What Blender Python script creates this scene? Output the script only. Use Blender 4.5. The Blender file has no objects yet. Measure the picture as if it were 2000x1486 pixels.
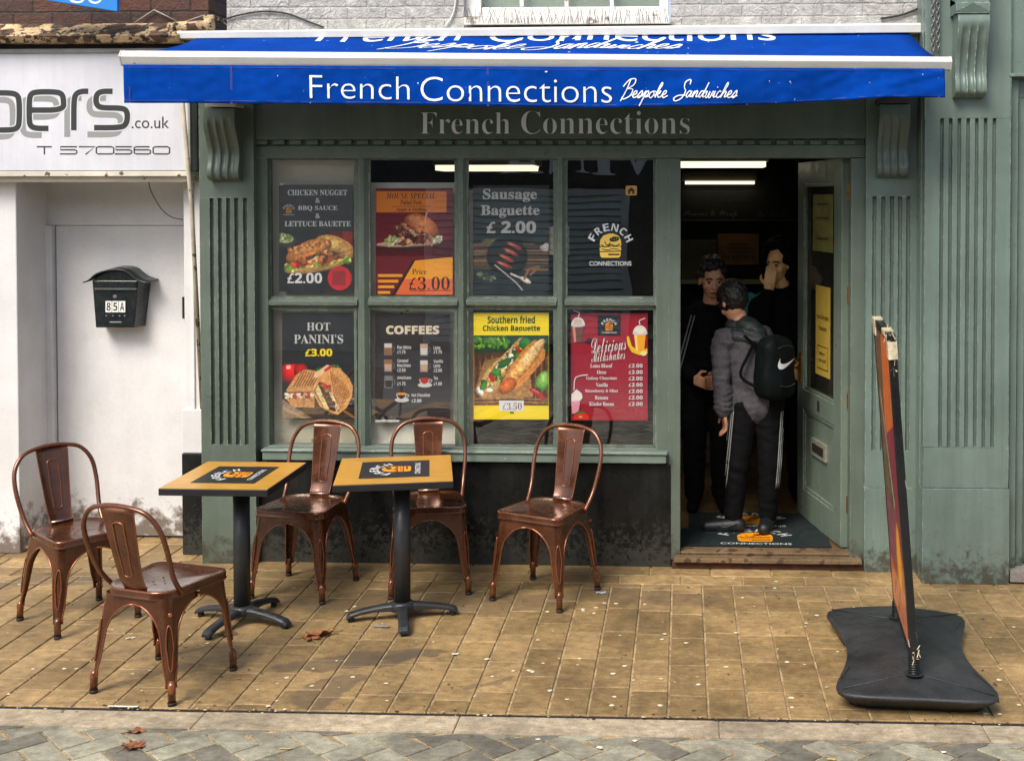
import bpy, bmesh, math, random
import numpy as np
from mathutils import Vector, Matrix, noise as mnoise
random.seed(7)
R = math.radians
SC = bpy.context.scene
COL = SC.collection

# ------------------------------------------------------------------ camera, sky, sun, exposure
F = 2400.0; CX = 1230.0; CY = 448.7; YAW = R(2.5); PITCH = R(1.4)
CAM = Vector((0, -6.667, 2.0))
cd = bpy.data.cameras.new('camera'); co = bpy.data.objects.new('camera', cd); COL.objects.link(co)
cd.sensor_width = 36; cd.lens = F / 2000 * 36; cd.clip_end = 300; cd.clip_start = .05
cd.shift_x = (1000 - CX) / 2000; cd.shift_y = -(743 - CY) / 2000
co.location = CAM; co.rotation_euler = (R(90) - PITCH, 0, YAW)
SC.camera = co
CM = Matrix.Rotation(YAW, 3, 'Z') @ Matrix.Rotation(R(90) - PITCH, 3, 'X')

SUN_EL, SUN_AZ = R(49), R(-150)      # the sun stands high on the left, in front of the shop
w = bpy.data.worlds.new("World"); SC.world = w; w.use_nodes = True
nt = w.node_tree
sky = nt.nodes.new('ShaderNodeTexSky'); sky.sky_type = 'NISHITA'; sky.sun_disc = False
sky.sun_elevation = SUN_EL; sky.sun_rotation = R(205); sky.dust_density = 3.0; sky.ozone_density = .6; sky.air_density = 1.0
nt.links.new(sky.outputs[0], nt.nodes['Background'].inputs[0])
nt.nodes['Background'].inputs[1].default_value = .125
sl = bpy.data.lights.new('sun', 'SUN'); so = bpy.data.objects.new('sun', sl); COL.objects.link(so)
sl.energy = 2.1; sl.angle = R(26); sl.color = (1, .95, .87)
so.location = (-3, -6, 9)
sd = Vector((-.42, -.74, .98)).normalized()            # towards the sun
so.rotation_euler = sd.to_track_quat('Z', 'Y').to_euler()
SC.view_settings.view_transform = 'Standard'; SC.view_settings.look = 'None'
SC.view_settings.exposure = .80; SC.view_settings.gamma = 1
SC.cycles.max_bounces = 8; SC.cycles.transparent_max_bounces = 12

# ------------------------------------------------------------------ measuring: a photo pixel on a plane of the place
def ray(x, y):
    return (CM @ Vector(((x - CX) / F, (CY - y) / F, -1)))
def P(x, y, Y=0.0):
    d = ray(x, y); t = (Y - CAM.y) / d.y
    return CAM + d * t
def G(x, y, z=0.0):
    d = ray(x, y); t = (z - CAM.z) / d.z
    return CAM + d * t
def proj(p):
    q = CM.transposed() @ (Vector(p) - CAM)
    return CX + F * q.x / -q.z, CY - F * q.y / -q.z
def RP(x, y, p0, n):
    d = ray(x, y); t = (p0 - CAM).dot(n) / d.dot(n)
    return CAM + d * t
def lin(v):
    v = v / 255.0
    return v / 12.92 if v <= .04045 else ((v + .055) / 1.055) ** 2.4
def S(r, g, b):
    return (lin(r), lin(g), lin(b))

# ------------------------------------------------------------------ materials
def newmat(name):
    m = bpy.data.materials.new(name); m.use_nodes = True
    return m, m.node_tree, m.node_tree.nodes['Principled BSDF']
def nd(t, k, **kw):
    n = t.nodes.new(k)
    for a, b in kw.items(): setattr(n, a, b)
    return n
def ramp(t, src, a, b, ca=(0, 0, 0, 1), cb=(1, 1, 1, 1)):
    r = nd(t, 'ShaderNodeValToRGB'); e = r.color_ramp.elements
    e[0].position = a; e[1].position = b; e[0].color = ca; e[1].color = cb
    t.links.new(src, r.inputs[0]); return r.outputs[0]
def noise(t, scale, detail=4, rough=.6, vec=None, dist=0):
    n = nd(t, 'ShaderNodeTexNoise'); n.inputs['Scale'].default_value = scale
    n.inputs['Detail'].default_value = detail; n.inputs['Roughness'].default_value = rough
    n.inputs['Distortion'].default_value = dist
    if vec is None:
        g = nd(t, 'ShaderNodeNewGeometry'); vec = g.outputs['Position']
    t.links.new(vec, n.inputs['Vector']); return n.outputs['Fac']
def mixc(t, fac, a, b, mode='MIX'):
    m = nd(t, 'ShaderNodeMix', data_type='RGBA', blend_type=mode)
    for k, v in ((0, fac), (6, a), (7, b)):
        if isinstance(v, (int, float)): m.inputs[k].default_value = v
        elif isinstance(v, tuple): m.inputs[k].default_value = (*v[:3], 1)
        else: t.links.new(v, m.inputs[k])
    return m.outputs[2]
def math_(t, op, a, b=0.0):
    m = nd(t, 'ShaderNodeMath', operation=op)
    for k, v in ((0, a), (1, b)):
        if isinstance(v, (int, float)): m.inputs[k].default_value = v
        else: t.links.new(v, m.inputs[k])
    return m.outputs[0]
def zpos(t):
    g = nd(t, 'ShaderNodeNewGeometry'); s = nd(t, 'ShaderNodeSeparateXYZ'); t.links.new(g.outputs['Position'], s.inputs[0])
    return s.outputs
def bumpn(t, b, h, strength, dist=.01):
    n = nd(t, 'ShaderNodeBump'); n.inputs['Strength'].default_value = strength; n.inputs['Distance'].default_value = dist
    t.links.new(h, n.inputs['Height']); t.links.new(n.outputs[0], b.inputs['Normal'])
MC = {}
def M(name, col, rough=.5, metal=0, var=.18, vs=6, bump=0, bs=60, fine=0, spots=None, grime=None, chips=None, spec=.5, coat=0, sheen=0, streak=0, edge=None):
    """a plain surface with its own unevenness: broad tone changes, fine grain, specks, splashes of dirt low down, chipped paint"""
    if name in MC: return MC[name]
    m, t, b = newmat(name)
    c = mixc(t, 1.0, col, ramp(t, noise(t, vs), .3, .7, (1 - var,) * 3 + (1,), (1 + var * .5,) * 3 + (1,)), 'MULTIPLY')
    if fine: c = mixc(t, 1.0, c, ramp(t, noise(t, 140, 2), .35, .65, (1 - fine,) * 3 + (1,), (1 + fine * .6,) * 3 + (1,)), 'MULTIPLY')
    if spots:
        sc, th, sc_col = spots
        c = mixc(t, ramp(t, noise(t, sc, 2, .5), th, th + .02), c, sc_col)
    if streak:                                 # rain runs: noise drawn out down the wall
        g_ = nd(t, 'ShaderNodeNewGeometry'); mp = nd(t, 'ShaderNodeMapping'); mp.inputs['Scale'].default_value = (1, 1, .06); t.links.new(g_.outputs['Position'], mp.inputs['Vector'])
        c = mixc(t, 1.0, c, ramp(t, noise(t, 18, 5, .7, mp.outputs[0]), .35, .65, (1 - streak,) * 3 + (1,), (1 + streak * .4,) * 3 + (1,)), 'MULTIPLY')
    if edge:                                   # paint rubbed off along the arrises
        bv = nd(t, 'ShaderNodeBevel', samples=4); bv.inputs['Radius'].default_value = .006
        g_ = nd(t, 'ShaderNodeNewGeometry'); dp = nd(t, 'ShaderNodeVectorMath', operation='DOT_PRODUCT')
        t.links.new(bv.outputs[0], dp.inputs[0]); t.links.new(g_.outputs['True Normal'], dp.inputs[1])
        e_ = ramp(t, dp.outputs['Value'], .80, .97, (1, 1, 1, 1), (0, 0, 0, 1))
        c = mixc(t, math_(t, 'MULTIPLY', e_, ramp(t, noise(t, 24, 5, .75), .5, .56)), c, edge)
    if chips:
        c = mixc(t, ramp(t, noise(t, chips[0], 6, .75), chips[1], chips[1] + .02), c, chips[2])
    if grime:                                  # splash dirt: noise patches that thin out with height
        z = zpos(t)[2]
        h = math_(t, 'SUBTRACT', noise(t, grime[2], 6, .7), math_(t, 'MULTIPLY', z, grime[0]))
        c = mixc(t, math_(t, 'MULTIPLY', ramp(t, h, grime[3], grime[3] + .16), grime[4]), c, grime[1])
    t.links.new(c, b.inputs['Base Color'])
    b.inputs['Metallic'].default_value = metal; b.inputs['Specular IOR Level'].default_value = spec
    t.links.new(ramp(t, noise(t, vs * 2.3), .3, .7, (max(rough - .1, .02),) * 3 + (1,), (min(rough + .12, 1),) * 3 + (1,)), b.inputs['Roughness'])
    if coat: b.inputs['Coat Weight'].default_value = coat; b.inputs['Coat Roughness'].default_value = .08
    if sheen: b.inputs['Sheen Weight'].default_value = sheen
    if bump: bumpn(t, b, noise(t, bs, 5), bump)
    MC[name] = m
    return m
def flat(name, col, rough=.6):
    if name in MC: return MC[name]
    m, t, b = newmat(name)
    b.inputs['Base Color'].default_value = (*col, 1); b.inputs['Roughness'].default_value = rough
    MC[name] = m
    return m
def ink(r, g, b): return flat('ink_%02x%02x%02x' % (r, g, b), S(r, g, b), .45)
def emit(name, col, st):
    m, t, b = newmat(name)
    b.inputs['Emission Color'].default_value = (*col, 1); b.inputs['Emission Strength'].default_value = st
    b.inputs['Base Color'].default_value = (.6, .6, .6, 1); return m
def glassmat(name, tint=(1, 1, 1), k=1.0, rough=.0, film_and_reflection=0):
    m, t, b = newmat(name); t.nodes.remove(b)
    tr = nd(t, 'ShaderNodeBsdfTransparent'); tr.inputs[0].default_value = (*tint, 1)
    gl = nd(t, 'ShaderNodeBsdfGlossy'); gl.inputs['Roughness'].default_value = rough
    gg = nd(t, 'ShaderNodeNewGeometry'); dt = nd(t, 'ShaderNodeVectorMath', operation='DOT_PRODUCT')
    t.links.new(gg.outputs['Normal'], dt.inputs[0]); t.links.new(gg.outputs['Incoming'], dt.inputs[1])
    fz = math_(t, 'POWER', math_(t, 'SUBTRACT', 1.0, math_(t, 'ABSOLUTE', dt.outputs['Value'])), 5.0)      # thin sheet: same from both sides
    fo_ = math_(t, 'ADD', math_(t, 'MULTIPLY', fz, .9), .043)
    mx = nd(t, 'ShaderNodeMixShader')
    t.links.new(math_(t, 'MULTIPLY', fo_, k), mx.inputs[0]); t.links.new(tr.outputs[0], mx.inputs[1]); t.links.new(gl.outputs[0], mx.inputs[2])
    t_out = mx.outputs[0]
    bn = nd(t, 'ShaderNodeBump'); bn.inputs['Strength'].default_value = .02; bn.inputs['Distance'].default_value = .05
    t.links.new(noise(t, 2.5, 1), bn.inputs['Height']); t.links.new(bn.outputs[0], gl.inputs['Normal'])
    if film_and_reflection:                                   # smeared film; its pale colour also puts in the haze of reflections
        df = nd(t, 'ShaderNodeBsdfDiffuse'); df.inputs[0].default_value = (.6, .6, .56, 1); m2 = nd(t, 'ShaderNodeMixShader')
        mp = nd(t, 'ShaderNodeMapping'); mp.inputs['Scale'].default_value = (1, 1, .35); mp.inputs['Rotation'].default_value = (0, .4, 0); t.links.new(gg.outputs['Position'], mp.inputs['Vector'])
        t.links.new(math_(t, 'MULTIPLY', ramp(t, noise(t, 5, 6, .7, mp.outputs[0], 1.0), .35, .75, (.25, .25, .25, 1), (1, 1, 1, 1)), film_and_reflection), m2.inputs[0])
        t.links.new(mx.outputs[0], m2.inputs[1]); t.links.new(df.outputs[0], m2.inputs[2]); t_out = m2.outputs[0]
    t.links.new(t_out, t.nodes['Material Output'].inputs[0]); return m
def attrmat(name, attr, rough=.5, grain=0.0, k=1.0, coat=0):
    m, t, b = newmat(name)
    a = nd(t, 'ShaderNodeAttribute'); a.attribute_name = attr
    c = a.outputs['Color']
    if grain: c = mixc(t, 1.0, c, ramp(t, noise(t, 220, 3), .3, .7, (1 - grain,) * 3 + (1,), (1 + grain,) * 3 + (1,)), 'MULTIPLY')
    t.links.new(c, b.inputs['Base Color']); b.inputs['Roughness'].default_value = rough
    if coat: b.inputs['Coat Weight'].default_value = coat
    return m

DIRT = (.045, .035, .024)
GREEN = S(93, 105, 94)
green = M('sage_paint', GREEN, .36, var=.16, vs=3, bump=.07, bs=26, streak=.12, fine=.06, edge=S(168, 176, 162), grime=(1.25, DIRT, 12, .33, .85), chips=(26, .735, S(190, 196, 186)))
green_up = M('sage_paint_clean', GREEN, .36, streak=.14, var=.18, vs=4, bump=.07, bs=30, chips=(30, .75, S(60, 66, 58)))
green_r = M('sage_paint_right', S(106, 123, 114), .34, var=.18, vs=3, bump=.07, bs=26, streak=.14, fine=.06, edge=S(176, 184, 172), grime=(1.15, DIRT, 20, .33, .8), chips=(22, .75, S(200, 204, 198)))
white = M('white_render', S(214, 213, 212), .6, var=.13, vs=2.4, streak=.03, fine=.05, bump=.2, bs=25, grime=(1.0, (.11, .075, .045), 13, .30, .9), chips=(26, .695, S(128, 116, 104)))
black_tile = M('black_glazed_riser', (.012, .013, .013), .22, var=.6, vs=4, streak=.35, fine=.3, grime=(1.0, (.07, .07, .058), 44, .30, .5), chips=(44, .74, (.16, .16, .14)), spec=.22)
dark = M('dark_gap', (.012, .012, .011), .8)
copper = None
# ------------------------------------------------------------------ mesh helpers
WL = {}
def prop(o, label=None, cat=None, group=None, kind=None):
    if label: o['label'] = label
    if cat: o['category'] = cat
    if group: o['group'] = group
    if kind: o['kind'] = kind
    return o
def thing(name, label, cat, loc=(0, 0, 0), rz=0, group=None):
    o = bpy.data.objects.new(name, None); COL.objects.link(o)
    o.location = loc; o.rotation_euler = (0, 0, rz); o.empty_display_size = .1
    WL[o.name] = Vector(loc)
    return prop(o, label, cat, group)
class MB:
    def __init__(s): s.v = []; s.f = []; s.m = []; s.s = []
    def add(s, vs, fs, m=0, sm=False):
        n = len(s.v); s.v += [tuple(v) for v in vs]
        for f in fs: s.f.append([i + n for i in f]); s.m.append(m); s.s.append(sm)
        return s
    def box(s, x0, x1, y0, y1, z0, z1, m=0):
        x0, x1 = min(x0, x1), max(x0, x1); y0, y1 = min(y0, y1), max(y0, y1); z0, z1 = min(z0, z1), max(z0, z1)
        return s.add([(x0, y0, z0), (x1, y0, z0), (x1, y1, z0), (x0, y1, z0), (x0, y0, z1), (x1, y0, z1), (x1, y1, z1), (x0, y1, z1)],
                     [(3, 2, 1, 0), (4, 5, 6, 7), (0, 1, 5, 4), (1, 2, 6, 5), (2, 3, 7, 6), (3, 0, 4, 7)], m)
    def px(s, x0, y0, x1, y1, Yf, Yb, m=0):
        """a box whose front face covers photo pixels x0..x1, y0..y1 on the plane Y=Yf"""
        xm, ym = (x0 + x1) / 2, (y0 + y1) / 2
        return s.box(P(x0, ym, Yf).x, P(x1, ym, Yf).x, Yf, Yb, P(xm, y1, Yf).z, P(xm, y0, Yf).z, m)
    def prism(s, pts, d, m=0, sm=False):
        """closed polygon (3-D points) pushed along d"""
        n = len(pts); d = Vector(d)
        vs = [Vector(p) for p in pts] + [Vector(p) + d for p in pts]
        s.add(vs, [list(range(n))[::-1], list(range(n, 2 * n))], m)
        return s.add(vs, [(i, (i + 1) % n, n + (i + 1) % n, n + i) for i in range(n)], m, sm)
    def loft(s, rings, m=0, sm=True, caps=True, closed=True):
        k = len(rings[0]); vs = [p for r in rings for p in r]; fs = []
        for a in range(len(rings) - 1):
            for i in range(k if closed else k - 1):
                j = (i + 1) % k
                fs.append((a * k + i, a * k + j, (a + 1) * k + j, (a + 1) * k + i))
        s.add(vs, fs, m, sm)
        if caps and closed:
            n = len(s.v) - len(vs)
            s.f.append([n + i for i in range(k)][::-1]); s.m.append(m); s.s.append(False)
            s.f.append([n + (len(rings) - 1) * k + i for i in range(k)]); s.m.append(m); s.s.append(False)
        return s
    def tube(s, path, r, n=8, m=0, loop=False, caps=True):
        path = [Vector(p) for p in path]; k = len(path); rings = []
        up = None
        for i, p in enumerate(path):
            a = path[(i - 1) % k] if (i or loop) else p; b = path[(i + 1) % k] if (i < k - 1 or loop) else p
            d = (b - a)
            if d.length < 1e-9: d = Vector((0, 0, 1))
            d.normalize()
            if up is None:
                up = Vector((0, 0, 1)) if abs(d.z) < .9 else Vector((1, 0, 0))
            u = (up - d * up.dot(d))
            if u.length < 1e-6: u = d.orthogonal()
            u.normalize(); up = u; v = d.cross(u)
            rr = r[i] if isinstance(r, (list, tuple)) else r
            rings.append([p + (u * math.cos(q) + v * math.sin(q)) * rr for q in [2 * math.pi * j / n for j in range(n)]])
        if loop: rings.append(rings[0])
        return s.loft(rings, m, True, caps and not loop)
    def ball(s, c, r, m=0, nu=12, nv=8, mat=None):
        c = Vector(c); r = (r, r, r) if isinstance(r, (int, float)) else r; vs = []; fs = []
        for j in range(nv + 1):
            a = math.pi * j / nv
            for i in range(nu):
                b = 2 * math.pi * i / nu
                p = Vector((r[0] * math.sin(a) * math.cos(b), r[1] * math.sin(a) * math.sin(b), r[2] * math.cos(a)))
                vs.append(c + (mat @ p if mat else p))
        for j in range(nv):
            for i in range(nu): fs.append((j * nu + i, j * nu + (i + 1) % nu, (j + 1) * nu + (i + 1) % nu, (j + 1) * nu + i))
        return s.add(vs, fs, m, True)
    def disc(s, c, u, v, m=0, n=14):
        return s.add([c + u * math.cos(2 * math.pi * i / n) + v * math.sin(2 * math.pi * i / n) for i in range(n)], [list(range(n))], m)
    def build(s, name, mats, parent=None, bev=0, local=False, label=None, recalc=True, solid=0, seg=2, weld=True):
        me = bpy.data.meshes.new(name)
        org = Vector((0, 0, 0)) if (local or parent is None) else WL.get(parent.name, Vector((0, 0, 0)))
        me.from_pydata([(v[0] - org.x, v[1] - org.y, v[2] - org.z) for v in s.v], [], s.f)
        for a in (mats if isinstance(mats, (list, tuple)) else [mats]): me.materials.append(a)
        me.polygons.foreach_set('material_index', s.m); me.polygons.foreach_set('use_smooth', s.s)
        bm = bmesh.new(); bm.from_mesh(me)
        if weld: bmesh.ops.remove_doubles(bm, verts=bm.verts, dist=1e-6)
        if recalc: bmesh.ops.recalc_face_normals(bm, faces=bm.faces)
        bm.to_mesh(me); bm.free()
        o = bpy.data.objects.new(name, me); COL.objects.link(o)
        if parent is not None: o.parent = parent; WL[o.name] = org.copy()
        if bev:
            b = o.modifiers.new('bevel', 'BEVEL'); b.width = bev; b.segments = seg; b.limit_method = 'ANGLE'; b.angle_limit = R(40)
            b.harden_normals = False
        if solid:
            b = o.modifiers.new('solid', 'SOLIDIFY'); b.thickness = solid; b.offset = 0
        if label: o['label'] = label
        return o
    def put(s, name, mats, label, cat, group=None, kind=None, **k):
        """a one-mesh thing"""
        return prop(s.build(name, mats, **k), label, cat, group, kind)
def crom(pts, n=6, loop=False):
    pts = [Vector(p) for p in pts]; out = []; k = len(pts)
    for i in range(k if loop else k - 1):
        a, b, c, d = (pts[(i - 1) % k] if (i or loop) else pts[0]), pts[i], pts[(i + 1) % k], (pts[(i + 2) % k] if (loop or i + 2 < k) else pts[-1])
        for j in range(n):
            t = j / n
            out.append(.5 * ((2 * b) + (c - a) * t + (2 * a - 5 * b + 4 * c - d) * t * t + (3 * b - a - 3 * c + d) * t ** 3))
    if not loop: out.append(pts[-1])
    return out

# ------------------------------------------------------------------ lettering and printed designs
_B = {'sb': (0x1D400, 0x1D41A, 0x1D7CE), 'sbi': (0x1D468, 0x1D482, 0x1D7CE), 'si': (0x1D434, 0x1D44E, None), 'sc': (0x1D4D0, 0x1D4EA, None), 'b': (0x1D5D4, 0x1D5EE, 0x1D7EC), 'bi': (0x1D63C, 0x1D656, 0x1D7EC)}
def face(s, st):
    if st == 'n': return s
    u, l, d = _B[st]; out = ''
    for c in s:
        if 'A' <= c <= 'Z': out += chr(u + ord(c) - 65)
        elif 'a' <= c <= 'z': out += 'ℎ' if (st == 'si' and c == 'h') else chr(l + ord(c) - 97)
        elif c.isdigit() and d: out += chr(d + int(c))
        else: out += c
    return out
_TC = {}
def glyphs(s, st='n', off=0.0, res=3):
    key = (s, st, off, res)
    if key in _TC: return _TC[key]
    c = bpy.data.curves.new('lettering', 'FONT'); c.body = face(s, st); c.resolution_u = res; c.offset = off
    o = bpy.data.objects.new('lettering', c); COL.objects.link(o)
    dg = bpy.context.evaluated_depsgraph_get(); dg.update()
    me = bpy.data.meshes.new_from_object(o.evaluated_get(dg))
    vs = [(v.co.x, v.co.y) for v in me.vertices]; fs = [list(p.vertices) for p in me.polygons]
    bpy.data.objects.remove(o); bpy.data.curves.remove(c); bpy.data.meshes.remove(me)
    x0 = min(v[0] for v in vs); x1 = max(v[0] for v in vs); y0 = min(v[1] for v in vs); y1 = max(v[1] for v in vs)
    vs = [((x - x0) / (x1 - x0), (y1 - y) / (y1 - y0)) for x, y in vs]      # 0..1, y down
    _TC[key] = (vs, fs, (x1 - x0) / (y1 - y0))
    return _TC[key]
class Print:
    """a flat design: shapes given in 2-D (photo pixels or unit coordinates, y down), laid on a surface by pl(x, y, lift)"""
    def __init__(s, pl): s.pl = pl; s.mb = MB(); s.mats = []; s.k = 0
    def mi(s, mat):
        if mat not in s.mats: s.mats.append(mat)
        return s.mats.index(mat)
    def lift(s):
        s.k += 1; return .0006 + .00012 * s.k
    def text(s, t, x0, y0, x1, y1, col, st='n', off=0.0, d=None, skew=0, res=3):
        vs, fs, asp = glyphs(t, st, off, res); d = d if d is not None else s.lift()
        s.mb.add([s.pl(x0 + u * (x1 - x0), y0 + v * (y1 - y0) + skew * u, d) for u, v in vs], fs, s.mi(col))
    def poly(s, pts, col, d=None):
        d = d if d is not None else s.lift()
        s.mb.add([s.pl(x, y, d) for x, y in pts], [list(range(len(pts)))], s.mi(col))
    def rect(s, x0, y0, x1, y1, col, d=None): s.poly([(x0, y0), (x1, y0), (x1, y1), (x0, y1)], col, d)
    def ell(s, cx, cy, rx, ry, col, rot=0, a0=0, a1=360, n=22, d=None):
        c, q = math.cos(R(rot)), math.sin(R(rot)); pts = []
        for i in range(n + (a1 - a0 < 360)):
            a = R(a0 + (a1 - a0) * i / n); u, v = rx * math.cos(a), ry * math.sin(a)
            pts.append((cx + u * c - v * q, cy + u * q + v * c))
        s.poly(pts, col, d)
    def stroke(s, pts, wd, col, d=None, smooth=0, loop=False):
        d = d if d is not None else s.lift()
        pts = [Vector((p[0], p[1], 0)) for p in pts]
        if smooth: pts = crom(pts, smooth, loop)
        L = []; Q = []
        for i, p in enumerate(pts):
            a = pts[max(i - 1, 0)]; b = pts[min(i + 1, len(pts) - 1)]; t = b - a
            if t.length < 1e-9: t = Vector((1, 0, 0))
            t.normalize(); n = Vector((-t.y, t.x, 0)) * wd / 2
            L.append(p + n); Q.append(p - n)
        k = len(pts)
        s.mb.add([s.pl(p.x, p.y, d) for p in L + Q], [(i, i + 1, k + i + 1, k + i) for i in range(k - 1)], s.mi(col))
    def build(s, name, parent=None, **k):
        return s.mb.build(name, s.mats, parent, recalc=False, weld=False, **k)
def rrect_path(x0, y0, x1, y1, r, n=4):
    out = []
    for cx, cy, a in ((x1 - r, y0 + r, -90), (x1 - r, y1 - r, 0), (x0 + r, y1 - r, 90), (x0 + r, y0 + r, 180)):
        for i in range(n + 1): out.append((cx + r * math.cos(R(a + 90 * i / n)), cy + r * math.sin(R(a + 90 * i / n))))
    return out
def burger_logo(p, f, wht, gold, blk, bold=1.0):
    """the shop's badge: FRENCH on an arch, a stacked bun, CONNECTIONS below; f maps unit coords (-1..1, y down) to the print's own"""
    old = p.pl
    p.pl = lambda x, y, d: old(*f(x, y), d)
    for ch, a in zip("FRENCH", (-60, -36, -12, 13, 38, 63)):
        vs, fs, asp = glyphs(ch, 'b'); h = .30; wd = .24 * (1.0 if ch != 'N' else 1.1)
        c, q = math.cos(R(a)), math.sin(R(a)); d = p.lift(); pts = []
        for u, v in vs:
            lx, ly = (u - .5) * wd, -.82 - h / 2 + v * h
            pts.append(old(*f(lx * c - ly * q, lx * q + ly * c + .12), d))
        p.mb.add(pts, fs, p.mi(wht))
    p.poly([(-.42, .02), (-.40, -.18), (-.28, -.36), (-.05, -.44), (.12, -.44), (.32, -.36), (.42, -.18), (.44, .0), (.40, .06), (-.38, .06)], gold)
    p.poly([(-.42, .10), (.42, .08), (.44, .18), (.42, .24), (-.42, .26)], gold)
    p.poly([(-.42, .30), (.42, .28), (.40, .46), (.34, .52), (-.34, .52), (-.40, .46)], gold)
    p.ell(.16, -.22, .20, .10, blk, -8)
    for dx, dy in ((.05, -.25), (.16, -.20), (.25, -.24)): p.ell(dx, dy, .02, .015, gold, n=8)
    p.stroke([(-.36, .0), (-.24, .08), (-.10, .06), (.05, .0), (.2, .06), (.38, -.02)], .045, blk, smooth=4)
    p.stroke([(-.22, -.14), (-.18, -.02), (-.06, .0), (.0, -.1)], .035, blk, smooth=4)
    p.stroke([(-.34, .17), (-.1, .22), (.1, .16), (.36, .2)], .03, blk, smooth=4)
    p.rect(-.08, .36, .36, .42, blk)
    p.text("CONNECTIONS", -.84, .66, .84, .84, wht, 'n', .012)
    p.pl = old
class Pic:
    """numpy raster for the printed food photographs; becomes the colours of a fine mesh grid"""
    def __init__(s, w, h, bg, seed=1):
        s.w, s.h = w, h; s.a = np.empty((h, w, 3)); s.a[:] = np.array(bg) / 255.
        s.Y, s.X = np.mgrid[0:h, 0:w].astype(float); rng = np.random.RandomState(seed)
        s.rng = rng
        def sm(k):
            g = rng.rand(h // k + 3, w // k + 3); yy = s.Y / k; xx = s.X / k
            y0 = yy.astype(int); x0 = xx.astype(int); fy = yy - y0; fx = xx - x0
            return (g[y0, x0] * (1 - fx) + g[y0, x0 + 1] * fx) * (1 - fy) + (g[y0 + 1, x0] * (1 - fx) + g[y0 + 1, x0 + 1] * fx) * fy
        s.n = sm(3) * .5 + sm(7) * .3 + rng.rand(h, w) * .2; s.n2 = sm(9) * .6 + sm(4) * .4
    def mask(s, m, col, nz=.0, tone=None):
        c = np.array(col) / 255.
        k = (1 + (s.n - .5) * 2 * nz)
        if tone is not None: k = k * tone
        s.a = np.where(m[..., None], np.clip(c * k[..., None], 0, 1), s.a)
    def ell(s, cx, cy, rx, ry, rot, col, nz=.15, round_=.5, wob=.0, cut=None):
        c, q = math.cos(R(rot)), math.sin(R(rot)); dx, dy = s.X - cx, s.Y - cy
        u = (dx * c + dy * q) / rx; v = (-dx * q + dy * c) / ry
        r = u * u + v * v
        m = r < 1 + (s.n2 - .5) * wob
        if cut is not None: m &= cut(u, v)
        s.mask(m, col, nz, np.clip(1 + round_ * (.35 - r * .75 - v * .35), .25, 1.6))
    def poly(s, pts, col, nz=.1, tone=None):
        m = np.zeros((s.h, s.w), bool); n = len(pts)
        for i in range(n):
            x0, y0 = pts[i]; x1, y1 = pts[(i + 1) % n]
            if y0 == y1: continue
            c = ((y0 > s.Y) != (y1 > s.Y)) & (s.X < (x1 - x0) * (s.Y - y0) / (y1 - y0) + x0)
            m ^= c
        s.mask(m, col, nz, tone); return m
    def line(s, pts, wd, col, nz=.1):
        for (x0, y0), (x1, y1) in zip(pts, pts[1:]):
            L = max(math.hypot(x1 - x0, y1 - y0), 1e-6)
            t = np.clip(((s.X - x0) * (x1 - x0) + (s.Y - y0) * (y1 - y0)) / L ** 2, 0, 1)
            s.mask(np.hypot(s.X - x0 - t * (x1 - x0), s.Y - y0 - t * (y1 - y0)) < wd / 2, col, nz)
    def frill(s, x0, y0, x1, y1, n, r, cols, nz=.25):
        for i in range(n):
            t = s.rng.rand(); cx = x0 + (x1 - x0) * t + s.rng.randn() * r * .6; cy = y0 + (y1 - y0) * t + s.rng.randn() * r * .5
            s.ell(cx, cy, r * (.6 + s.rng.rand()), r * (.35 + .5 * s.rng.rand()), s.rng.rand() * 180, cols[i % len(cols)], nz, .5)
    def build(s, name, pl, x0, y0, x1, y1, mat, parent, lift=.0008, local=False):
        h, w = s.h, s.w
        a = np.where(s.a <= .04045, s.a / 12.92, ((s.a + .055) / 1.055) ** 2.4)
        c00, c10, c01, c11 = [np.array(pl(x, y, lift)) for x, y in ((x0, y0), (x1, y0), (x0, y1), (x1, y1))]
        u = np.linspace(0, 1, w)[None, :, None]; v = np.linspace(0, 1, h)[:, None, None]
        p = (c00 * (1 - u) + c10 * u) * (1 - v) + (c01 * (1 - u) + c11 * u) * v
        org = Vector((0, 0, 0)) if local else WL.get(parent.name, Vector((0, 0, 0))); p = (p - np.array(org)).reshape(-1, 3)
        i = np.arange(h * w).reshape(h, w)
        f = np.stack([i[1:, :-1], i[1:, 1:], i[:-1, 1:], i[:-1, :-1]], -1).reshape(-1, 4)
        me = bpy.data.meshes.new(name); me.vertices.add(h * w); me.vertices.foreach_set('co', p.ravel())
        me.loops.add(f.size); me.loops.foreach_set('vertex_index', f.ravel().astype(np.int32))
        me.polygons.add(len(f)); me.polygons.foreach_set('loop_start', np.arange(0, f.size, 4, dtype=np.int32)); me.polygons.foreach_set('loop_total', np.full(len(f), 4, np.int32))
        at = me.color_attributes.new('print', 'FLOAT_COLOR', 'POINT')
        at.data.foreach_set('color', np.concatenate([a.reshape(-1, 3), np.ones((h * w, 1))], 1).ravel())
        me.update(); me.validate(); me.materials.append(mat)
        o = bpy.data.objects.new(name, me); COL.objects.link(o); o.parent = parent
        return o
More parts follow.
